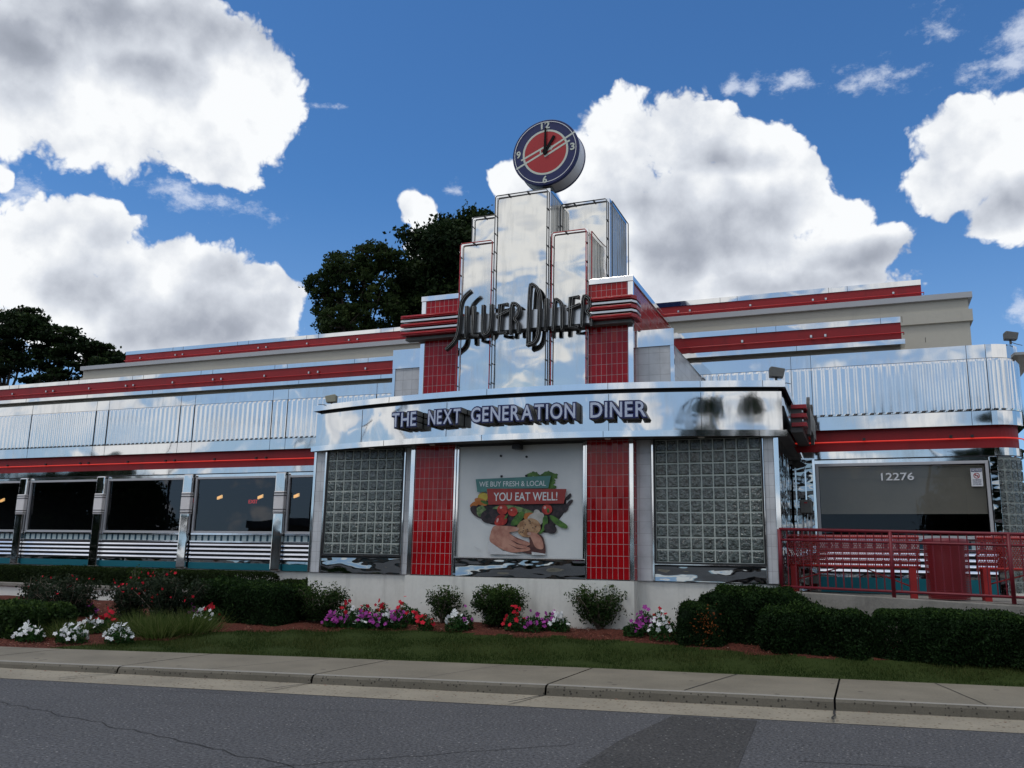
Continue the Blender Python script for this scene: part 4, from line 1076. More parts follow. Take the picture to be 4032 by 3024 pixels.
poly([(1052, 1100), (1062, 1092), (1150, 1146), (1230, 1162), (1270, 1168), (1060, 1168)], 'print_cuff'); poly([(965, 1122), (1010, 1140), (985, 1142)], 'print_cuff'); poly([(1330, 1150), (1414, 1160), (1414, 1168), (1330, 1168)], 'print_cuff')
poly([(965, 722), (1442, 710), (1427, 782), (1040, 781), (1041, 798), (978, 800)], 'poster_teal')
poly([(1040, 780), (1538, 788), (1522, 872), (1052, 876)], 'poster_red')
yT = PY-.0012-.0006*(layer[0]+1)
a = PX(990, 768); b = PX(1412, 766)
text_block(art, 'WE BUY FRESH & LOCAL', a[0], b[0], a[1], .092, yT, .0012, AM.index('print_text'), .006)
a = PX(1084, 853); b = PX(1483, 851)
text_block(art, 'YOU EAT WELL!', a[0], b[0], a[1], .145, yT, .0012, AM.index('print_text'), .012)
art.build('printed_artwork', AM, pos, fix=False)
q = MB()
for x, z in ((-.39, 3.51), (.12, 3.48), (-.37, 3.13), (.12, 3.13)): q.cyl((x, z), .022, PY-.02, PY, 12)
q.build('fixing_bolt', 'dark_paint_and_shade', pos)
q = MB(); q.box(-.08, .08, -.42, -.24, 3.60, 3.70); fl_ = q.build('poster_floodlight', 'dark_paint_and_shade', None, bevel=.01); tag(fl_, 'small black lamp under the canopy above the poster', 'lamp')

# ------------------------------------------------------------------ number, notice, phone box
num = MB(); text_block(num, '12276', 6.16, 6.73, 3.235, .135, WY+.010, .008, 0, .012)
o = num.build('house_number', 'plastic_white', None, fix=False); tag(o, 'white figures 12276 on the right window glass', 'house number')
nt = thing('notice_sign', (7.78, WY+.01, 3.10), 'white no smoking notice in the top right corner of the window', 'sign')
q = MB(); q.box(-.095, .095, -.006, .002, 0, .33); q.build('plate', 'plastic_white', nt)
q = MB(); q.quadv([(-.088, -.008, .265), (.088, -.008, .265), (.088, -.008, .325), (-.088, -.008, .325)], 0)
ring(q, .040, .052, -.0085, 28, 1, c=(0, .195)); a, b = Vector((-.034, .229)), Vector((.034, .161)); n_ = Vector((.005, .005))
q.quadv([(v.x, -.009, v.y) for v in (a-n_, b-n_, b+n_, a+n_)], 1); q.quadv([(-.03, -.0082, .19), (.03, -.0082, .19), (.03, -.0082, .202), (-.03, -.0082, .202)], 2)
text_block(q, 'NOTICE', -.075, .075, .277, .038, -.010, .001, 3, .02)
for i, tx in enumerate(('NO SMOKING', 'WITHIN 25 FEET', 'OF THIS AREA')): text_block(q, tx, -.07, .07, .105-.038*i, .022, -.008, .001, 0, .02)
q.build('print', ['navy_paint', 'red_gloss', 'black_letter', 'plastic_white'], nt, fix=False)
bx = thing('phone_box', (4.79, 2.80, 2.60), 'grey wall mounted box on the steel wall beside the side entrance', 'wall box')
q = MB(); q.box(-.11, .11, -.14, .06, 0, .26); q.build('case', 'letter_side', bx, bevel=.02)
q = MB(); q.box(-.03, .03, -.146, -.14, .19, .215); q.build('red_label', 'red_gloss', bx)
q = MB()
for x in (-.07, .0, .07): q.tube([(x, -.02, 0), (x*1.1, -.02, -.25), (x*.8, -.01, -.9)], .011, 6)
q.build('conduit', 'brushed_aluminium', bx, smooth=True)

# floodlights on the roof edges
def flood(loc, rz, label, sc_=1.0, face='floodlight_shell'):
    o = thing('floodlight', loc, label, 'floodlight', 'floodlights on the roof edges'); o.rotation_euler = (0, 0, rz); o.scale = (sc_*.85,)*3
    q = MB(); q.prism([(-.14, .06), (.10, .04), (.14, .20), (-.10, .25), (-.14, .22)], -.09, .09); q.build('housing', face, o, bevel=.015)
    q = MB(); q.box(-.04, .0, -.02, .02, -.04, .08); q.tube([(0, 0, 0), (.12, .1, -.02), (.25, .2, -.03)], .008, 5); q.build('bracket', 'letter_side', o)
    return o
flood((-4.28, -.02, 4.69), rad(200), 'pale floodlight on the left end of the curved canopy')
flood((4.58, .02, 4.69), rad(10), 'grey floodlight on the right end of the curved canopy', 1.1, 'letter_side')
flood((8.55, 2.95, 5.76), rad(5), 'grey floodlight on the rounded corner of the right wing', 1.0, 'letter_side')

# ceiling lamps and lit sign inside
for i, (x, z) in enumerate(((-19.25, 3.13), (-10.81, 3.15), (-9.44, 3.15), (-8.27, 3.17))):
    o = thing('pendant_lamp', (x, 4.6, z), ['warm lamp seen faintly through the far left window', 'square warm lamp inside the fourth window', 'warm lamp inside beside the right edge of the fourth window', 'fan shaped warm lamp behind the narrow window by the white tiles'][i], 'lamp', 'lamps inside the diner')
    q = MB()
    for k in range(5): q.box(-.08+.035*k, -.06+.035*k, -.02, .02, -.03+.01*k, .05+.012*k)
    q.build('shade', 'warm_lamp', o); q = MB(); q.tube([(0, 0, .08), (0, 0, .6)], .006, 5); q.build('cord', 'dark_paint_and_shade', o)
q = MB(); text_block(q, 'EXIT', -10.61, -10.30, 3.08, .10, 5.6, .02, 0, .01); o = q.build('exit_sign', 'red_lit_letter', None, fix=False); tag(o, 'small red lit EXIT letters inside the fourth window', 'sign')

# ------------------------------------------------------------------ ramp, rail, benches, bin, planter
q = MB(); q.prism([(4.50, .3), (13, .3), (13, .93), (4.50, 1.215)], -.22, -.02); o = q.build('ramp_wall', 'concrete', None, bevel=.015); tag(o, 'low grey concrete ramp wall under the red railing', 'wall')
q = MB(); q.box(4.50, 13, -.02, 2.96, .6, 1.12); o = q.build('terrace', 'concrete', None); tag(o, kind='structure')
ral = thing('railing', (4.52, -.12, 1.2), 'dark red tubular railing along the concrete ramp wall', 'railing')
def rz(x, a, b): return a+(b-a)*(x-0)/3.42
q = MB()
for a, b, r in ((2.19-1.2, 2.13-1.2, .026), (2.02-1.2, 1.965-1.2, .020), (1.28-1.2, 1.215-1.2, .022)):
    q.tube([(0, 0, a), (3.42, 0, b), (8, 0, b-.10)], r, 10)
q.build('rail', 'railing_paint', ral, smooth=True)
for x in (0.0, 1.66, 3.28, 4.9):
    q = MB(); q.tube([(x, 0, rz(x, 1.215, 1.145)-1.2-.03), (x, 0, rz(x, 2.19, 2.13)-1.2)], .032, 10); q.build('post', 'railing_paint', ral, smooth=True)
q = MB()
for k in range(1, 42):
    x = k*.1185
    if min(abs(x-p) for p in (1.66, 3.28, 4.9)) > .05: q.tube([(x, 0, rz(x, 1.28, 1.215)-1.2), (x, 0, rz(x, 2.17, 2.11)-1.2)], .0105, 6)
q.build('baluster', 'railing_paint', ral)
def bench(x0, x1, label):
    o = thing('metal_bench', (x0, .6, 1.12), label, 'bench', 'red mesh benches behind the railing'); L = x1-x0
    q = MB(); 
    q.quadv([(0, 0, .52), (L, 0, .52), (L, -.03, .94), (0, -.03, .94)]); q.quadv([(0, -.03, .94), (L, -.03, .94), (L, .01, 1.01), (0, .01, 1.01)])
    q.build('backrest', 'perforated_bench_metal', o, fix=False)
    q = MB(); q.quadv([(0, .02, .50), (L, .02, .50), (L, .46, .46), (0, .46, .46)]); q.build('seat', 'perforated_seat_metal', o, fix=False)
    q = MB(); q.tube([(0, 0, .50), (L, 0, .50)], .022, 8); q.tube([(0, -.02, .97), (L, -.02, .97)], .018, 8)
    for x in (.02, L-.02): q.tube([(x, .0, .5), (x, .2, .47), (x, .46, .46), (x, .48, .70), (x, .02, .74)], .016, 6)
    q.build('frame', 'bench_paint', o, smooth=True)
    for x in (.05, L-.17):
        for y in (-.02, .38):
            q = MB(); q.box(x, x+.10, y, y+.04, 0, .50); q.build('leg', 'bench_paint', o, bevel=.005)
    q = MB(); q.tube([(.12, .03, .26), (L*.42, .15, .48)], .012, 6); q.tube([(L-.12, .03, .18), (L*.58, .15, .48)], .012, 6); q.build('brace', 'bench_paint', o, smooth=True)
    return o
b1 = bench(4.57, 6.62, 'red perforated metal bench nearest the white tiled corner')
b2 = bench(7.45, 9.5, 'red perforated metal bench cut by the right edge of the picture')
bn = thing('litter_bin', (7.0, .62, 1.12), 'round red mesh litter bin between the two benches', 'bin')
q = MB(); q.lathe([(.30, .02), (.33, .90)], (0, 0), 32); q.build('mesh_body', 'perforated_bin_metal', bn, smooth=True)
q = MB(); q.lathe([(.0, .02), (.25, .02), (.27, .86), (.0, .86)], (0, 0), 24); q.build('liner', 'railing_paint', bn, smooth=True)
q = MB(); q.lathe([(.34, .88), (.345, .92), (.30, .955), (.16, .965), (.15, .94)], (0, 0), 32); q.build('rim', 'railing_paint', bn, smooth=True)

q = MB(); q.box(-30, -6.5, 1.22, 1.38, .1, .74); q.box(-6.66, -6.5, 1.38, 2.96, .1, .74)
o = q.build('planter_wall', 'painted_foundation', None); tag(o, 'low pale retaining wall in front of the long left hedge', 'wall')
c_ = MB(); c_.box(-30, -6.44, 1.17, 1.43, .74, .83); c_.box(-6.7, -6.44, 1.43, 2.96, .74, .83); c2 = c_.build('coping', 'concrete', o, bevel=.012)
q = MB(); q.box(-30, -6.66, 1.38, 2.96, .1, .78); tag(q.build('planter_soil', 'red_mulch', None), kind='structure')

# ------------------------------------------------------------------ vegetation
def hedge(name, x0, x1, y0, y1, z0, z1, mname, label, cat, n, size=.03, group=None, round_=.12, top=.35, taper=.0, wob_=.07):
    o = thing(name, ((x0+x1)/2, (y0+y1)/2, z0), label, cat, group); n = int(n*1.7); size *= .72
    hx, hy, hz = (x1-x0)/2, (y1-y0)/2, (z1-z0)
    loc_ = ((x0+x1)/2, (y0+y1)/2)
    def surf(u, v, w_): pass
    k = rng.random(n)
    A = np.array([hx*2*hy*2*1.2, hx*2*hz*1.5, hx*2*hz*.5, hy*2*hz, hy*2*hz]); A = A/A.sum(); face = rng.choice(5, n, p=A)
    P = np.empty((n, 3)); u = rng.uniform(-1, 1, n); v = rng.uniform(0, 1, n); u2 = rng.uniform(-1, 1, n)
    P[:, 0] = np.where(face == 3, -hx, np.where(face == 4, hx, u*hx)); P[:, 1] = np.where(face == 1, -hy, np.where(face == 2, hy, u2*hy)); P[:, 2] = np.where(face == 0, hz, v*hz)
    # rounded box
    c = np.array([0, 0, hz/2]); h = np.array([hx, hy, hz/2]); r = round_*2
    r = min(r, hx*.95, hy*.95, hz*.48)
    Q = np.clip(P, [-hx+r, -hy+r, 0], [hx-r, hy-r, hz-r]); d = P-Q; L = np.linalg.norm(d, axis=1)[:, None]; L[L < 1e-6] = 1
    P = Q+d/L*r
    if taper: f_ = 1-taper*(1-P[:, 2:3]/hz); P[:, :2] *= f_
    wv_ = np.sin(P[:, 0]*6.1+P[:, 1]*4)*np.sin(P[:, 2]*7+P[:, 0]*2.3)+.7*np.sin(P[:, 0]*13+1.3)*np.sin(P[:, 1]*11+P[:, 2]*9)
    nrm = P-c; nrm /= np.linalg.norm(nrm, axis=1)[:, None]
    dep_ = np.abs(rng.normal(size=n))*.045
    lf_ = np.sin(P[:, 0]*2.7+loc_[0]*3)*np.sin(P[:, 2]*3.1+1.+loc_[1])+.6*np.sin(P[:, 0]*5.3+2.)*np.sin(P[:, 1]*4.7)
    P = P+nrm*(wv_*wob_*.5+lf_*wob_*.45-dep_+.02+rng.exponential(.016, n)*(rng.random(n) < .35))[:, None]
    T, B = leafaxes(n, size, .5, .45)
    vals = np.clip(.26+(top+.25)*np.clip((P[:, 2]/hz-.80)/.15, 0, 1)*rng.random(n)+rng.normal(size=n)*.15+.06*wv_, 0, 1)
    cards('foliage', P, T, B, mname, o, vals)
    q = MB(); rr_ = .78; q.box(-hx*rr_, hx*rr_, -hy*rr_, hy*rr_, 0.02, hz*.88); q.build('inner_mass', mname, o, bevel=.1)
    return o
H = hedge
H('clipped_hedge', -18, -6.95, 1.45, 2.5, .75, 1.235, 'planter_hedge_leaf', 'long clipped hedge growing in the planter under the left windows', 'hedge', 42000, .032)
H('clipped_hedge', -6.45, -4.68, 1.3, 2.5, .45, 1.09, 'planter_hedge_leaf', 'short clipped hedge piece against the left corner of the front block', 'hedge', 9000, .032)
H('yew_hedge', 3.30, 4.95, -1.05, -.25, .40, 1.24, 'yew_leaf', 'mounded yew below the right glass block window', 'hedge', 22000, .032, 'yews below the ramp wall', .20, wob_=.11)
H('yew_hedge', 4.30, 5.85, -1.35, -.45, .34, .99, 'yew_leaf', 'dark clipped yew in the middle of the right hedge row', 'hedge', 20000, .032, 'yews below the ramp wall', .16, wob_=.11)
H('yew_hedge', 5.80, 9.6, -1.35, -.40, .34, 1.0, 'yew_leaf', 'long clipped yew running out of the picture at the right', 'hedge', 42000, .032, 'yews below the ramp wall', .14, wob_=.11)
conifer = H('dwarf_conifer', 3.02, 3.75, -1.35, -.75, .38, 1.02, 'yew_leaf', 'small rounded conifer beside the pink and white flowers', 'shrub', 10000, .026, None, .3)
H('yew_bush', -5.25, -3.85, -1.75, -.85, .40, 1.10, 'yew_leaf', 'dark clipped yew to the left of the pale front corner', 'shrub', 17000, .032, None, .22)
H('juniper_bush', -6.75, -5.0, -1.1, -.1, .42, 1.10, 'yew_leaf', 'loose dark juniper behind the red and white flowers', 'shrub', 15000, .05, None, .25, .2)
H('juniper_bush', -9.0, -7.3, -4.1, -2.9, .15, .70, 'boxwood_leaf', 'low feathery juniper at the left edge of the flower bed', 'shrub', 11000, .06, None, .25, .2)
# orange sprigs on the conifer
n = 120; P0 = np.array([.14, -.33, .34])+rng.normal(size=(n, 3))*np.array([.10, .04, .12]); T, B = leafaxes(n, .018)
dg_ = cards('dead_foliage', P0, T, B, 'orange_sprig', conifer); dg_['label'] = 'rusty orange dead sprigs'

def shrub(name, loc, w_, h_, dens, label, cat='shrub', group=None, mname='boxwood_leaf', size=.030, stem_h=.3, nst=26, flat=.8, leafn=None):
    o = thing(name, loc, label, cat, group)
    st = MB(); tips = []
    for k in range(nst):
        a = rng.uniform(0, 2*math.pi); rr_ = math.sqrt(rng.random())*w_/2; tx, ty = rr_*math.cos(a), rr_*math.sin(a)*flat
        tz = h_*(.70+.30*rng.random())*(1-.25*(rr_/(w_/2))**3)
        b0 = Vector((rng.normal()*.02, rng.normal()*.02, 0)); mid = Vector((tx*.45, ty*.45, tz*.45)); tip = Vector((tx, ty, tz))
        st.tube([b0, mid*.6+Vector((rng.normal()*.02, 0, 0)), mid, (mid+tip)/2+Vector((rng.normal()*.02, rng.normal()*.02, 0)), tip], [.012, .010, .008, .005, .002], 5)
        for t in np.linspace(stem_h, 1, 6):
            p = mid.lerp(tip, max(0, (t-.45)/.55)) if t > .45 else mid*(t/.45)
            for _ in range(2):
                q_ = p+Vector((rng.normal()*.07, rng.normal()*.07, rng.normal()*.05)); tips.append(q_)
                if rng.random() < .4: st.tube([p, q_], [.003, .0015], 4)
    st.build('stem', 'twig_bark', o, smooth=True)
    tips = np.array([tuple(t) for t in tips]); n = int(dens)
    idx = rng.integers(0, len(tips), n); P = tips[idx]+rng.normal(size=(n, 3))*np.array([.042, .042, .035])
    zc = np.clip(P[:, 2], .1*h_, h_*1.03); P[:, 2] = zc
    T, B = leafaxes(n, size*.75, .4, .5)
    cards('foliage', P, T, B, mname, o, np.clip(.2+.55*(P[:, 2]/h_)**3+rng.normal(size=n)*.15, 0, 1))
    return o
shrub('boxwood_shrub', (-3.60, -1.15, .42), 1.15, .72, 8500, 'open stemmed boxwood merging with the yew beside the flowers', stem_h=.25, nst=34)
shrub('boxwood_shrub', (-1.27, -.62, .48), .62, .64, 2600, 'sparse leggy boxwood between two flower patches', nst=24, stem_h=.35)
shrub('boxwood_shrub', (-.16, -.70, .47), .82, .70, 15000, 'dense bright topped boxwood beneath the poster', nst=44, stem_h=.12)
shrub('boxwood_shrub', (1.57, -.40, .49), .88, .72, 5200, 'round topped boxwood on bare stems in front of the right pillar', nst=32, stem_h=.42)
shrub('small_shrub', (-8.6, -.4, .45), .5, .9, 900, 'thin sapling in front of the planter wall between the rose bushes', nst=9, stem_h=.5)

# roses
def petals_mesh(name, centers, r, mname, parent, up=.35, n5=5, facing=True):
    """five petalled blossoms"""
    n = len(centers); nrm = rvec(n)*.75+np.array([.05, -.75, up]); nrm /= np.linalg.norm(nrm, axis=1)[:, None]
    u = np.cross(nrm, np.array([0, 0, 1.])); u /= np.linalg.norm(u, axis=1)[:, None]; v = np.cross(nrm, u)
    P, T, B, vals = [], [], [], []
    a0 = rng.uniform(0, 1, n)*2; rr_ = r*(.75+.5*rng.random(n)); val = rng.random(n)
    for k in range(n5):
        a = a0+2*math.pi*k/n5; d = u*np.cos(a)[:, None]+v*np.sin(a)[:, None]; e = -u*np.sin(a)[:, None]+v*np.cos(a)[:, None]
        P.append(centers+d*(rr_*.55)[:, None]+nrm*.004); T.append(d*(rr_*.52)[:, None]); B.append(e*(rr_*.40)[:, None]); vals.append(val)
    return cards(name, np.concatenate(P), np.concatenate(T), np.concatenate(B), mname, parent, np.concatenate(vals), shape=[(-1, 0), (-.1, -1), (.8, -.75), (1, 0), (.8, .75), (-.1, 1)])
def rose(loc, w_, h_, nf, label, dens=7000):
    o = shrub('rose_bush', loc, w_, h_, dens, label, 'rose bush', 'red rose bushes before the planter wall', 'rose_leaf', .040, .10, 40, .6)
    a = rng.uniform(0, 2*math.pi, nf); r = np.sqrt(rng.random(nf))*w_/2
    cc = np.stack([r*np.cos(a), -.1+r*np.sin(a)*.5-.08, h_*(.45+.62*rng.random(nf))], 1)
    petals_mesh('blossom', cc, .023, 'rose_red_petal', o)
    return o
rose((-8.6, -2.1, .34), 1.7, .82, 13, 'wide rose bush left of the bare sapling', 6000)
rose((-7.1, -2.0, .34), 1.05, .76, 12, 'middle rose bush between the wide ones', 4200)
rose((-6.15, -2.1, .34), 1.55, .92, 26, 'tallest rose bush nearest the juniper', 8500)
rose((-9.9, -1.7, .38), .8, .74, 5, 'thin rose bush at the left edge of the picture', 2500)

# bedding flowers
def vinca(x, y, color, w_, h_, nf, label, cat='flowers', grp='bedding flowers in the mulch'):
    nf = int(nf*1.35)
    o = thing('bedding_flower', (x, y, G(x, y)), label, cat, grp)
    n = int(650*w_/.35); a = rng.uniform(0, 2*math.pi, n); r = np.sqrt(rng.random(n))*w_/2
    P = np.stack([r*np.cos(a), r*np.sin(a)*.8, h_*.85*rng.random(n)*(1-.5*(2*r/w_)**2)], 1); T, B = leafaxes(n, .024, .3, .45)
    cards('foliage', P, T, B, 'vinca_leaf', o)
    a = rng.uniform(0, 2*math.pi, nf); r = np.sqrt(rng.random(nf))*w_/2*1.08
    cc = np.stack([r*np.cos(a), r*np.sin(a)*.8-.03, h_*(.55+.5*rng.random(nf))*(1.05-.55*(2*r/w_)**2)], 1)
    petals_mesh('blossom', cc, .034 if color != 'red' else .036, color+'_petal', o)
    return o
FL = [(-2.97, -1.50, 'magenta', .36, .26, 18, 'magenta flowers at the left end of the long flower patch'),
      (-2.68, -1.48, 'magenta', .30, .24, 10, 'few magenta flowers second from the left end of the long patch'),
      (-2.66, -1.22, 'white', .30, .34, 12, 'white flowers high in the left third of the long patch'),
      (-2.42, -1.48, 'white', .26, .20, 5, 'two or three low white flowers at the front of the long patch'),
      (-2.38, -1.40, 'magenta', .34, .30, 16, 'magenta flowers below the canopy seam in the long patch'),
      (-2.12, -1.38, 'magenta', .32, .28, 16, 'magenta flowers in the middle of the long patch'),
      (-2.00, -1.32, 'white', .32, .32, 16, 'white flowers in the middle of the long patch'),
      (-1.80, -1.28, 'magenta', .36, .34, 22, 'magenta flowers at the right end of the long patch'),
      (-2.98, -1.08, 'red', .34, .42, 8, 'red flowers at the back left of the long patch'),
      (-2.62, -1.00, 'red', .34, .38, 6, 'red flowers at the back of the long patch, second from its left'),
      (-2.30, -.95, 'red', .34, .42, 9, 'red flowers rising at the middle back of the long patch'),
      (-1.92, -.88, 'red', .36, .44, 9, 'red flowers rising at the right back of the long patch'),
      (-1.66, -.95, 'red', .28, .34, 6, 'red flowers beside the sparse boxwood'),
      (-1.25, -1.30, 'red', .30, .32, 11, 'red flowers in front of the sparse boxwood'),
      (-.70, -1.25, 'white', .40, .34, 15, 'white flowers between the sparse and the dense boxwood'),
      (-.60, -1.10, 'magenta', .30, .36, 5, 'a few magenta blooms behind the white flowers'),
      (.27, -1.00, 'red', .36, .38, 14, 'red flowers right of the dense boxwood'),
      (.62, -1.02, 'magenta', .38, .34, 18, 'magenta flowers beneath the right side of the poster'),
      (.86, -.86, 'magenta', .32, .36, 9, 'magenta flowers behind the white ones under the poster'),
      (1.02, -.90, 'white', .38, .34, 17, 'white flowers left of the round topped boxwood'),
      (2.28, -.92, 'magenta', .34, .26, 8, 'low magenta flowers left of the foundation corner'),
      (2.42, -.70, 'magenta', .36, .42, 16, 'tall magenta flowers near the foundation corner'),
      (2.62, -.50, 'red', .34, .42, 6, 'red flowers among magenta ones at the foundation corner'),
      (2.80, -1.05, 'white', .46, .42, 22, 'white flowers leaning on the small conifer'),
      (-7.14, -4.1, 'white', .50, .30, 34, 'white flower mound nearest the left edge of the picture'),
      (-6.38, -3.95, 'white', .54, .32, 46, 'widest white flower mound, middle of three along the pavement'),
      (-5.64, -3.68, 'white', .50, .32, 38, 'white flower mound third along the pavement, next to the lawn'),
      (-6.80, -3.15, 'white', .46, .28, 22, 'small white flower mound behind the widest one'),
      (-7.80, -2.95, 'magenta', .46, .30, 16, 'magenta flowers in front of the wide rose bush'),
      (-8.35, -1.9, 'magenta', .5, .32, 14, 'magenta flowers below the bare sapling'),
      (-8.75, -1.95, 'white', .36, .32, 8, 'small white flowers tucked beside the wide rose bush'),
      (-6.75, -2.85, 'red', .50, .34, 16, 'red flowers between the white mounds and the roses'),
      (-7.35, -1.75, 'white', .4, .36, 9, 'white flowers half hidden between two rose bushes'),
      (-5.95, -1.70, 'magenta', .45, .34, 11, 'magenta flowers at the foot of the juniper'),
      (-5.52, -1.66, 'red', .44, .36, 14, 'red flowers at the foot of the dark yew'),
      (-5.32, -2.05, 'white', .48, .32, 22, 'white flowers in front of the red ones by the yew')]
for a in FL: vinca(*a)
# grass clumps
def clump(x, y, w_, h_, n, label):
    o = thing('grass_clump', (x, y, G(x, y)), label, 'ornamental grass', 'grass clumps in the left bed')
    n = int(n*.45); a = rng.uniform(0, 2*math.pi, n); r = np.abs(rng.normal(size=n))*w_*.24
    P = np.stack([r*np.cos(a), r*np.sin(a), np.zeros(n)], 1); h = h_*(.5+.6*rng.random(n))
    lr = rng.random(n)**.7; tip = np.stack([np.cos(a)*w_*.55*lr, np.sin(a)*w_*.55*lr, h*(1-.45*lr**2)], 1)
    th = rng.uniform(0, math.pi, n); wv = np.stack([np.cos(th), np.sin(th), np.zeros(n)], 1)*.006
    cards('blades', P, wv, tip/2, 'clump_blade', o, None, tri=True)
for a in ((-6.95, -3.6, .6, .34, 1500, 'green grass clump between the first two white flower mounds'), (-6.1, -3.2, .5, .3, 1000, 'thin grass clump right of the widest white mound'), (-5.35, -3.05, .9, .42, 2600, 'large grass clump beside the lawn edge'),
          (-5.15, -2.55, .8, .45, 2200, 'grass clump in front of the white flowers by the yew'), (-5.9, -2.9, .8, .45, 2200, 'grass clump below the tallest rose bush')): clump(*a)

# trees --------------------------------------------------------------------
def tree(name, base, lobes, nleaf, size, mname, label, group=None, trunk_r=.28, cl=.35, flatz=1.0, dn_=40, vz_=.55):
    o = thing(name, base, label, 'tree', group); bx_, by_, bz_ = base
    st = MB(); L = [(Vector((x-bx_, y-by_, z-bz_)), r) for x, y, z, r in lobes]
    top = max(l[0].z for l in L); fork = top*.45
    st.tube([(0, 0, -.3), (.1, 0, fork*.5), (0, .1, fork), (.1, 0, top*.8)], [trunk_r*1.2, trunk_r, trunk_r*.8, trunk_r*.25], 8)
    for c, r in L:
        s_ = Vector((0, .05, min(fork+(c.z-fork)*.25, c.z*.8))); m_ = s_.lerp(c, .55)+Vector((rng.normal()*.15, rng.normal()*.15, -.1*r))
        st.tube([s_, m_, c, c+Vector((rng.normal(), rng.normal(), 1.)).normalized()*r*.6], [trunk_r*.42, trunk_r*.28, trunk_r*.15, .02], 6)
        for _ in range(7):
            d = Vector(tuple(rvec(1)[0])); d.z = abs(d.z)*.7; st.tube([c-d*.1, c+d*r*.5, c+d*r*.95+Vector((0, 0, .1))], [.06*trunk_r/.28, .035, .012], 5)
    st.build('trunk', 'bark', o, smooth=True)
    tot3 = sum(r*r for _, r in L); Ps = []; Vs = []
    for c, r in L:
        k = int(nleaf*r*r/tot3); nc = max(14, int(dn_*r*r))
        d = rvec(nc)*(r*(.45+.60*rng.random(nc)**.5))[:, None]; d[:, 2] *= flatz*.85
        cen = np.array(tuple(c))+d; idx = rng.integers(0, nc, k)
        Ps.append(cen[idx]+rng.normal(size=(k, 3))*np.array([cl, cl, cl*vz_])*.75)
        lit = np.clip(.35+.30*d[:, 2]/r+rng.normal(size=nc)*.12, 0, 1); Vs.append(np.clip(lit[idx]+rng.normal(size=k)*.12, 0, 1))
    P = np.concatenate(Ps); n = len(P); T, B = leafaxes(n, size, 0., .6)
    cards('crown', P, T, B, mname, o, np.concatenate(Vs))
    return o
def jl(l, y): return [(a, y+rng.normal()*.5, b, c) for a, b, c in l]
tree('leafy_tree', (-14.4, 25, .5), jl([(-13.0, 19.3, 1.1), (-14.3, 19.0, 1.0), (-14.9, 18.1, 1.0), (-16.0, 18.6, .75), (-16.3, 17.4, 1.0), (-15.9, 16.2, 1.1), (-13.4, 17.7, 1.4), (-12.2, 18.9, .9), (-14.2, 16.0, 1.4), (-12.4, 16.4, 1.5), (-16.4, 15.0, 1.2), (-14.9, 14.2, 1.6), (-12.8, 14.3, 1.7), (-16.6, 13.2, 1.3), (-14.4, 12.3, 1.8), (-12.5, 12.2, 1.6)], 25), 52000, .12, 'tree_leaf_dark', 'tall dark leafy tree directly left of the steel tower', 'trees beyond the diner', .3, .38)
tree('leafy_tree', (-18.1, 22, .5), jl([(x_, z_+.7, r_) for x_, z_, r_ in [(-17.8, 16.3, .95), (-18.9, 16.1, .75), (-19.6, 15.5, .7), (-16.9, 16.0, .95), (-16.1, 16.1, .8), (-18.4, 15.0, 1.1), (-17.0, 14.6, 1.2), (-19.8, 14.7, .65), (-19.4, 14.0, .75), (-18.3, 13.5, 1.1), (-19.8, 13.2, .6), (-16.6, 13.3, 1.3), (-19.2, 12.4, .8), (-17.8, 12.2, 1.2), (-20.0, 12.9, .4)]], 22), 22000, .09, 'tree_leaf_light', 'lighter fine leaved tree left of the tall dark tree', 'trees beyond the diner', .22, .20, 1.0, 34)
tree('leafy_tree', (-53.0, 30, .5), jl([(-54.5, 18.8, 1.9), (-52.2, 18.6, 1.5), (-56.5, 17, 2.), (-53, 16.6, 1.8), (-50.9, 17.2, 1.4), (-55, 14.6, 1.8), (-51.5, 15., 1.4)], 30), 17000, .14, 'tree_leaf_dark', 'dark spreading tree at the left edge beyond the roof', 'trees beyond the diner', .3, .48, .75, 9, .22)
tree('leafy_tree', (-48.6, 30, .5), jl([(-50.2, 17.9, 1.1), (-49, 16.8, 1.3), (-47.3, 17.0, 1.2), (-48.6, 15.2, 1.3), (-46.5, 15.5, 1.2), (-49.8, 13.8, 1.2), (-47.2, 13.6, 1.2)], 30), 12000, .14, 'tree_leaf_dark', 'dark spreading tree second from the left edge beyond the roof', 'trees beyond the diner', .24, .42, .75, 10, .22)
tree('leafy_tree', (-44.6, 30, .5), jl([(-45.4, 16.3, .9), (-44.0, 15.7, .9), (-43.0, 15.2, .75), (-45., 14.6, 1.1), (-43.6, 14.2, .9), (-42.6, 14.4, .5), (-45.4, 13.2, 1.)], 30), 9000, .14, 'tree_leaf_dark', 'dark spreading tree nearest the end of the roof tiers', 'trees beyond the diner', .2, .36, .75, 11, .22)

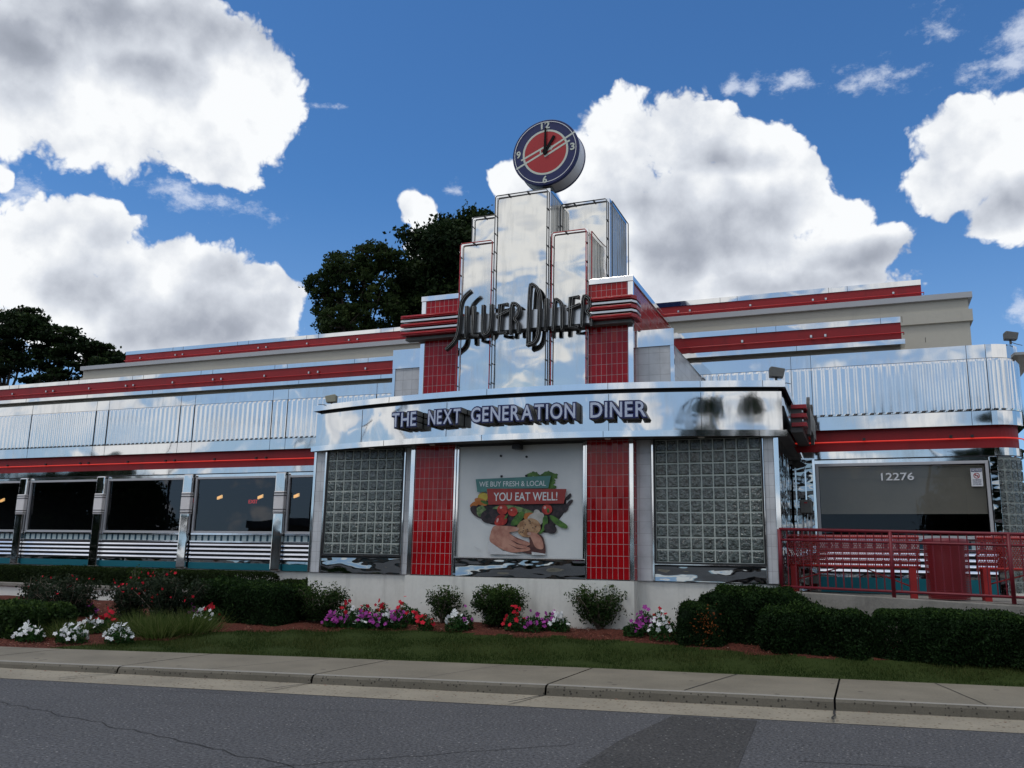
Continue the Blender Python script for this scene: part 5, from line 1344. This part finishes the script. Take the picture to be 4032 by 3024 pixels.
# things across the car park that the steel and the windows mirror -----------------------
def roundtree(base, h, r, label, seed, mname='tree_leaf_dark', n=15000):
    x, y, z = base; lb = []
    for k in range(16):
        a = rng.uniform(0, 6.28); q = rng.random()**.5*r*.85
        lb.append((x+q*math.cos(a), y+q*math.sin(a), h*(.16+.70*rng.random()), r*.42))
    lb.append((x, y, h*.88, r*.45))
    return tree('leafy_tree', base, lb, n, .20, mname, label, 'trees across the car park', .22, .5)
for i, (x, y, h, r) in enumerate(((14, -48, 11.5, 4), (20, -50, 13.0, 4.5), (27, -51, 13.5, 5), (35, -52, 13.5, 5), (43, -50, 12, 5), (-61, -44, 9.8, 5), (-70, -46, 10, 5.5), (-79, -47, 9.5, 5), (-16, -60, 6.5, 4), (60, -40, 12, 6))):
    roundtree((x, y, 0), h, r, ['tree mirrored at the left of the dark mass in the canopy', 'second tree mirrored in the right canopy fascia', 'broad tree mirrored in the right canopy fascia', 'tall tree mirrored near the right canopy corner', 'tree mirrored in the right wing window', 'broad tree mirrored dark in the left windows', 'tall tree mirrored in the leftmost windows', 'tree mirrored in the third left window', 'low tree mirrored between the windows', 'tree mirrored on the right wing corner'][i], i)
for x, y, h, r, lb_ in ((14.2, 20, 6.9, 3.2, 'tree glimpsed beyond the rounded right corner of the diner'), (25, 26, 8.5, 4, 'tree to the right behind the diner terrace'), (38, 24, 8.0, 4, 'tree furthest right beyond the diner terrace')):
    roundtree((x, y, 0), h, r, lb_, 0, n=9000)['group'] = 'trees right of the diner'
for i, (x, y, h) in enumerate(((-22., -19.5, 9.0), (-32.5, -20, 9.5), (8.6, -24, 8.5))):
    o = thing('car_park_lamp', (x, y, 0), ['twin headed lamp post mirrored in the left of the canopy', 'twin headed lamp post mirrored in the left parapet', 'lamp post mirrored in the right wing window'][i], 'lamp post', 'lamp posts in the car park')
    q = MB(); q.tube([(0, 0, .7), (0, 0, h)], [.10, .07], 10); q.build('pole', 'dark_paint_and_shade', o, smooth=True)
    q = MB(); q.lathe([(.28, 0), (.28, .68), (.25, .75), (0, .75)], (0, 0), 16); q.build('base', 'concrete', o)
    q = MB(); q.box(-.9, .9, -.05, .05, h-.1, h)
    q.build('arm', 'dark_paint_and_shade', o)
    for s_ in (-1, 1):
        q = MB(); q.box(s_*.75-.35, s_*.75+.35, -.2, .2, h-.22, h-.06); q.build('lamp_head', 'dark_paint_and_shade', o, bevel=.03)
fb = thing('shop_building', (-34, -58, 0), 'long low brown shop building mirrored in the left windows', 'building')
q = MB(); q.box(-18, 16, -6, 6, 0, 4.6); q.build('wall', 'far_brick', fb)
q = MB(); q.box(-18.2, 16.2, -6.2, 6.2, 4.6, 5.1); q.build('roof', 'dark_soffit', fb)
for k in range(8):
    q = MB(); q.box(-16+k*4, -13.4+k*4, 6.0, 6.05, .6, 3.2); w_ = q.build('window', 'tinted_glass', fb)
fb2 = thing('far_building', (8, -75, 0), 'low dark building mirrored at the bottom of the right window', 'building')
q = MB(); q.box(-16, 14, -6, 6, 0, 4.4); q.build('wall', 'far_brick', fb2)
q = MB(); q.box(-16.2, 14.2, -6.2, 6.2, 4.4, 4.8); q.build('roof', 'dark_soffit', fb2)
for k in range(6):
    q = MB(); q.box(-14+k*4.4, -11+k*4.4, 6.0, 6.05, .8, 3.0); q.build('window', 'tinted_glass', fb2)

sc.cycles.max_bounces = 8; sc.cycles.diffuse_bounces = 3; sc.cycles.glossy_bounces = 5; sc.cycles.transparent_max_bounces = 12; sc.cycles.transmission_bounces = 4
sc.cycles.caustics_reflective = False; sc.cycles.caustics_refractive = False
sc.cycles.use_denoising = True
